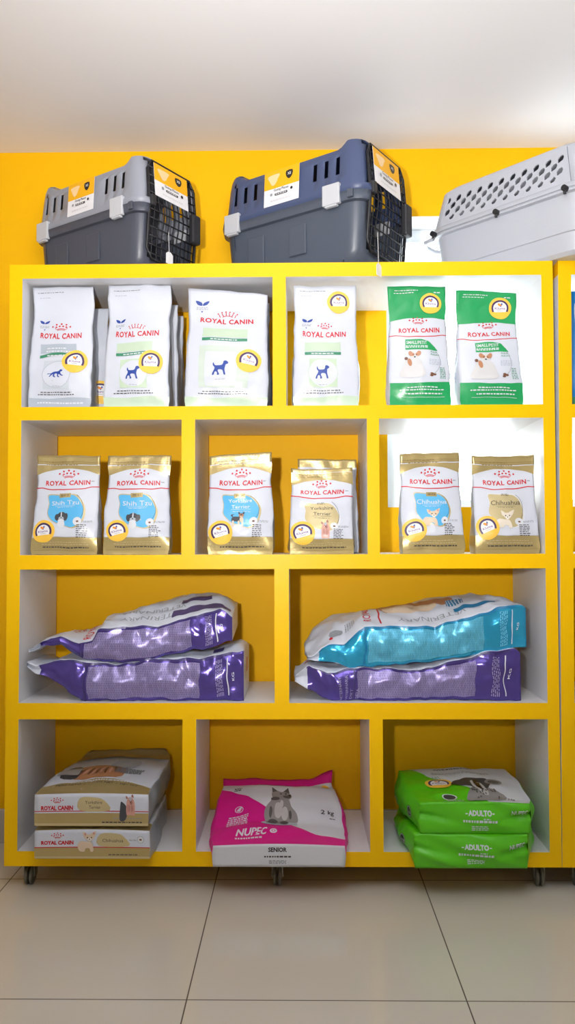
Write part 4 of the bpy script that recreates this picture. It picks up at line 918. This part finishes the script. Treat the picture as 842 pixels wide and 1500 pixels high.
    m = MB(); m.box((.004*k, .085*kw, seam-.065*k), (.026*k, .128*kw, seam+.03*k)); m.build('door_latch', mat('latch_black', (40, 40, 44), .5), door, bevel=.006*k)
    m = MB(); m.box((.0*k, -.126*kw, seam-.005*k), (.02*k, -.102*kw, seam+.03*k)); m.build('door_hinge', mat('latch_black', (40, 40, 44), .5), door, bevel=.004*k)
    wh, sh = carrier_label(.125*kl, .108*k)
    ey = Vector((0, .0075*kw, .12*k)).normalized()
    patch('side_label', Vector((-.085*kl, -.1605*kw, .216*k)), Vector((1, 0, 0)), ey, .125*kl, .108*k, wh, root, sh)
    wh, sh = carrier_label(.175*kw, .105*k); O_ = Vector((fx+.0065*k, 0, 0)); d0 = dp(-.098*kw, .228*k)+O_; d1 = dp(-.098*kw, .335*k)+O_
    patch('door_label', d0, Vector((0, 1, 0)), (d1-d0).normalized(), .175*kw, .105*k, wh, root, sh)
    m = MB(); t0 = Vector((fx+.014*k, tag_x*k, tag_z)); m.tube([t0, t0+Vector((.002, 0, -taglen))], .0009, 5); tg = empty('price_tag', t0); tg.parent = root
    for v in m.v: v -= t0
    m.build('string', STRG, tg)
    m = MB(); hh, ww = .036, .015; P = [(-ww, -hh), (ww, -hh), (ww, -.007), (.006, 0), (-.006, 0), (-ww, -.007)]
    vs = [(.003+o_, a, b-taglen) for o_ in (0, .0008) for a, b in P]; n = 6
    m.add(vs, [tuple(range(n))[::-1], tuple(range(n, 2*n))]+[(i, (i+1) % n, n+(i+1) % n, n+i) for i in range(n)]); m.build('card', TAG, tg)
    return root
def plastic(n, rgb): return mat('plastic_'+n, rgb, .36, bump=.0003, bscale=160)
G1 = plastic('light_grey', (150, 154, 166)); G1b = plastic('charcoal', (76, 80, 92)); G2 = plastic('navy', (72, 84, 118)); G2b = plastic('slate', (78, 86, 100)); G3 = plastic('pale_grey', (186, 190, 200))
def carrier_at(pxn, yn, kl, kw, ang):  # near (door, camera side) rim corner at pixel column pxn and depth yn
    c, s = math.cos(ang), math.sin(ang); lx, ly = .25*kl, -.155*kw
    xn = at(pxn, 300, yn).x; return xn-(lx*c-ly*s), yn-(lx*s+ly*c)
a1 = math.radians(-33); x, y = carrier_at(207, -.005, .93, .84, a1)
travel_carrier('small light grey pet carrier with charcoal base and wire door, above the shelf unit', .95, .93, .84, x, y, a1, G1, G1b, -.03, .062, .122)
a2 = math.radians(-34); x, y = carrier_at(532, -.05, 1.03, .93, a2)
travel_carrier('navy blue pet carrier with slate base and wire door, between two grey ones', 1.015, 1.03, .93, x, y, a2, G2, G2b, -.085, .092, .083)
# pale grey kennel overhanging both units
def kennel():
    ang = math.radians(-46)
    root = empty('pet_carrier', (0, 0, Z['t']+.0003), 'pale grey hard kennel with diamond vent holes, right end of the shelf top', 'pet carrier', None, ang)
    L, W, H = .545, .232, .335; seam = .176; xs = frange(-.17, .17, 8)
    shell('lower_shell', [(0, L-.08, W-.08, .05, 0, None), (.01, L-.06, W-.06, .055, 0, None), (.06, L-.045, W-.045, .06, 0, None), (.062, L-.037, W-.037, .06, 0, None), (seam-.012, L-.02, W-.02, .06, 0, None), (seam-.010, L+.006, W+.006, .07, 0, None), (seam, L+.006, W+.006, .07, 0, None)], xs, root, G3, cap_bottom=True)
    # upper shell: side panels with real vent holes cut out of them
    zt = H-.028; ins = .024
    def hole_list():
        hs = []; w2, h2, sl = .0094, .0112, .0048
        for r in range(4):
            zc = .272-r*.0190
            for c in range(11 if r % 2 == 0 else 10):
                xc = -.2+.038*c+(.019 if r % 2 else 0)
                if r < 3: hs.append([(xc-w2+sl*.2, zc+h2*.2-.0), (xc-w2*.2-sl, zc-h2), (xc+w2-sl*.4, zc-h2*.5), (xc+w2+.001, zc+h2*.3), (xc+w2*.2+sl, zc+h2), (xc-w2*.3, zc+h2*.8)])
                else: hs.append([(xc-w2, zc-.001), (xc-w2*.5, zc-h2*.8), (xc+w2*.5, zc-h2*.6), (xc+w2, zc+h2*.2), (xc+w2*.3, zc+h2*.8)])
        return hs
    hx = L/2-.055
    def side(sy):
        outer = [(-hx-.002, seam), (hx+.002, seam), (hx-.022, zt), (-hx+.022, zt)]; pts = [Vector(p) for p in outer]; edges = [(i, (i+1) % 4) for i in range(4)]; hs = hole_list() if sy < 0 else []
        for h in hs:
            b = len(pts); pts += [Vector(p) for p in h]; edges += [(b+i, b+(i+1) % len(h)) for i in range(len(h))]
        v2, e2, f2, *_ = delaunay_2d_cdt(pts, edges, [], 1, 1e-6)
        def inside(p, poly):
            r = False; j = len(poly)-1
            for i in range(len(poly)):
                if (poly[i][1] > p[1]) != (poly[j][1] > p[1]) and p[0] < (poly[j][0]-poly[i][0])*(p[1]-poly[i][1])/(poly[j][1]-poly[i][1])+poly[i][0]: r = not r
                j = i
            return r
        fs = []
        for f in f2:
            c = (sum(v2[i][0] for i in f)/len(f), sum(v2[i][1] for i in f)/len(f))
            if not any(inside(c, h) for h in hs): fs.append(tuple(f))
        def m3(p): return Vector((p[0], sy*(W/2-.002-ins*(p[1]-seam)/(zt-seam)), p[1]))
        o = link('vented_side', [m3(p) for p in v2], fs, G3, None, root)
        md = o.modifiers.new('thickness', 'SOLIDIFY'); md.thickness = .004; md.offset = 0
    side(-1); side(1)
    xs2 = frange(-hx, hx, 8)
    def nf(i, j, c): return j == 0 and abs(c.x) < hx-.004 and abs(c.y) > W/2-.06
    vs = []
    # corner and end walls plus rounded roof
    rings = [(seam, L-.004, W-.004, .05, 0, None), (zt, L-.004-2*.024, W-.004-2*ins, .05, 0, None), (H-.012, L-.09, W-.09, .05, 0, None), (H, L-.14, W-.14, .045, 0, None)]
    xs3 = [-hx+.0, hx-.0]
    v, f = [], []
    for (z, l, w_, r, dx, _z) in rings:
        k_ = (z-seam)/(zt-seam) if z <= zt else 1
        R = rrect(l, w_, r, frange(-hx+.026*min(1, k_), hx-.026*min(1, k_), 8) if z <= zt else frange(-l/2+.05, l/2-.05, 8)); n = len(R); v += [Vector((a, b, z)) for a, b in R]
    for j in range(3):
        for i in range(n):
            q = (j*n+i, j*n+(i+1) % n, (j+1)*n+(i+1) % n, (j+1)*n+i); c = sum((v[e] for e in q), Vector())/4
            if j == 0 and (abs(c.y) > W/2-.03 and abs(c.x) < hx-.006): continue
            if j == 0 and c.x > L/2-.03 and abs(c.y) < .06: continue
            f.append(q)
    f.append(tuple(3*n+i for i in range(n)))
    o = link('upper_shell', v, f, G3, None, root, True); md = o.modifiers.new('thickness', 'SOLIDIFY'); md.thickness = .003; md.offset = -1; o.data.set_sharp_from_angle(angle=math.radians(40))
    m = MB(); R = rrect(L+.008, W+.008, .07, xs); m.add([Vector((a, b, z)) for z in (seam, seam+.014) for a, b in R]+[Vector((a*.972, b*.957, seam+.016)) for a, b in R], [(i, (i+1) % len(R), len(R)+(i+1) % len(R), len(R)+i) for i in range(len(R))]+[(len(R)+i, len(R)+(i+1) % len(R), 2*len(R)+(i+1) % len(R), 2*len(R)+i) for i in range(len(R))]); m.build('rim_flange', G3, root, True)
    BK = mat('bolt_black', (28, 28, 32), .45)
    for sy in (-1, 1):
        for q in (-.24, -.012, .205):
            m = MB(); yy = sy*(W/2+.004); m.tube([(q, yy-sy*.004, seam-.004), (q, yy+sy*.012, seam-.004)], .0085, 10); m.tube([(q, yy+sy*.006, seam-.02), (q, yy+sy*.006, seam)], .004, 6); m.build('wing_bolt', BK, root)
    MB().tube([(-L/2+.01, -.095, seam-.006), (-L/2-.025, -.09, seam-.008), (-L/2-.04, -.06, seam-.012), (-L/2-.03, -.03, seam-.02), (-L/2, -.02, seam-.03)], .006, 8).build('end_loop', G3, root, True)
    # wire door at the far right end
    d = MB(); xx = L/2-.012
    for i in range(-3, 4): d.tube([(xx, i*.018, .09), (xx-.02, i*.018, .285)], .002, 5)
    for i in range(7): d.tube([(xx, -.058, .1+i*.03), (xx, .058, .1+i*.03)], .002, 5)
    d.build('wire_door', GRILL, root)
    # position: its left rear rim corner and near side follow the photograph
    c, s = math.cos(ang), math.sin(ang); P = at(634, 344, .245); lx, ly = -L/2+.025, -W/2
    root.location.x = P.x-(lx*c-ly*s); root.location.y = .245-(lx*s+ly*c)
    return root
kennel()

# repeats share a group
bpy.context.view_layer.update()
for o in list(col.objects):
    if o.parent or o.get('category') != 'pet food bag': continue
    z = o.location.z
    o['group'] = 'food bags standing on the top shelf' if z > 1.3 else 'food bags standing on the second shelf' if z > .9 else 'large sacks lying on the third shelf' if z > .45 else 'food bags lying on the bottom shelf'
    if o.location.x > XO1: del o['group']
for o in list(col.objects):
    if o.get('category') == 'pet carrier': o['group'] = 'pet carriers on top of the shelf unit'
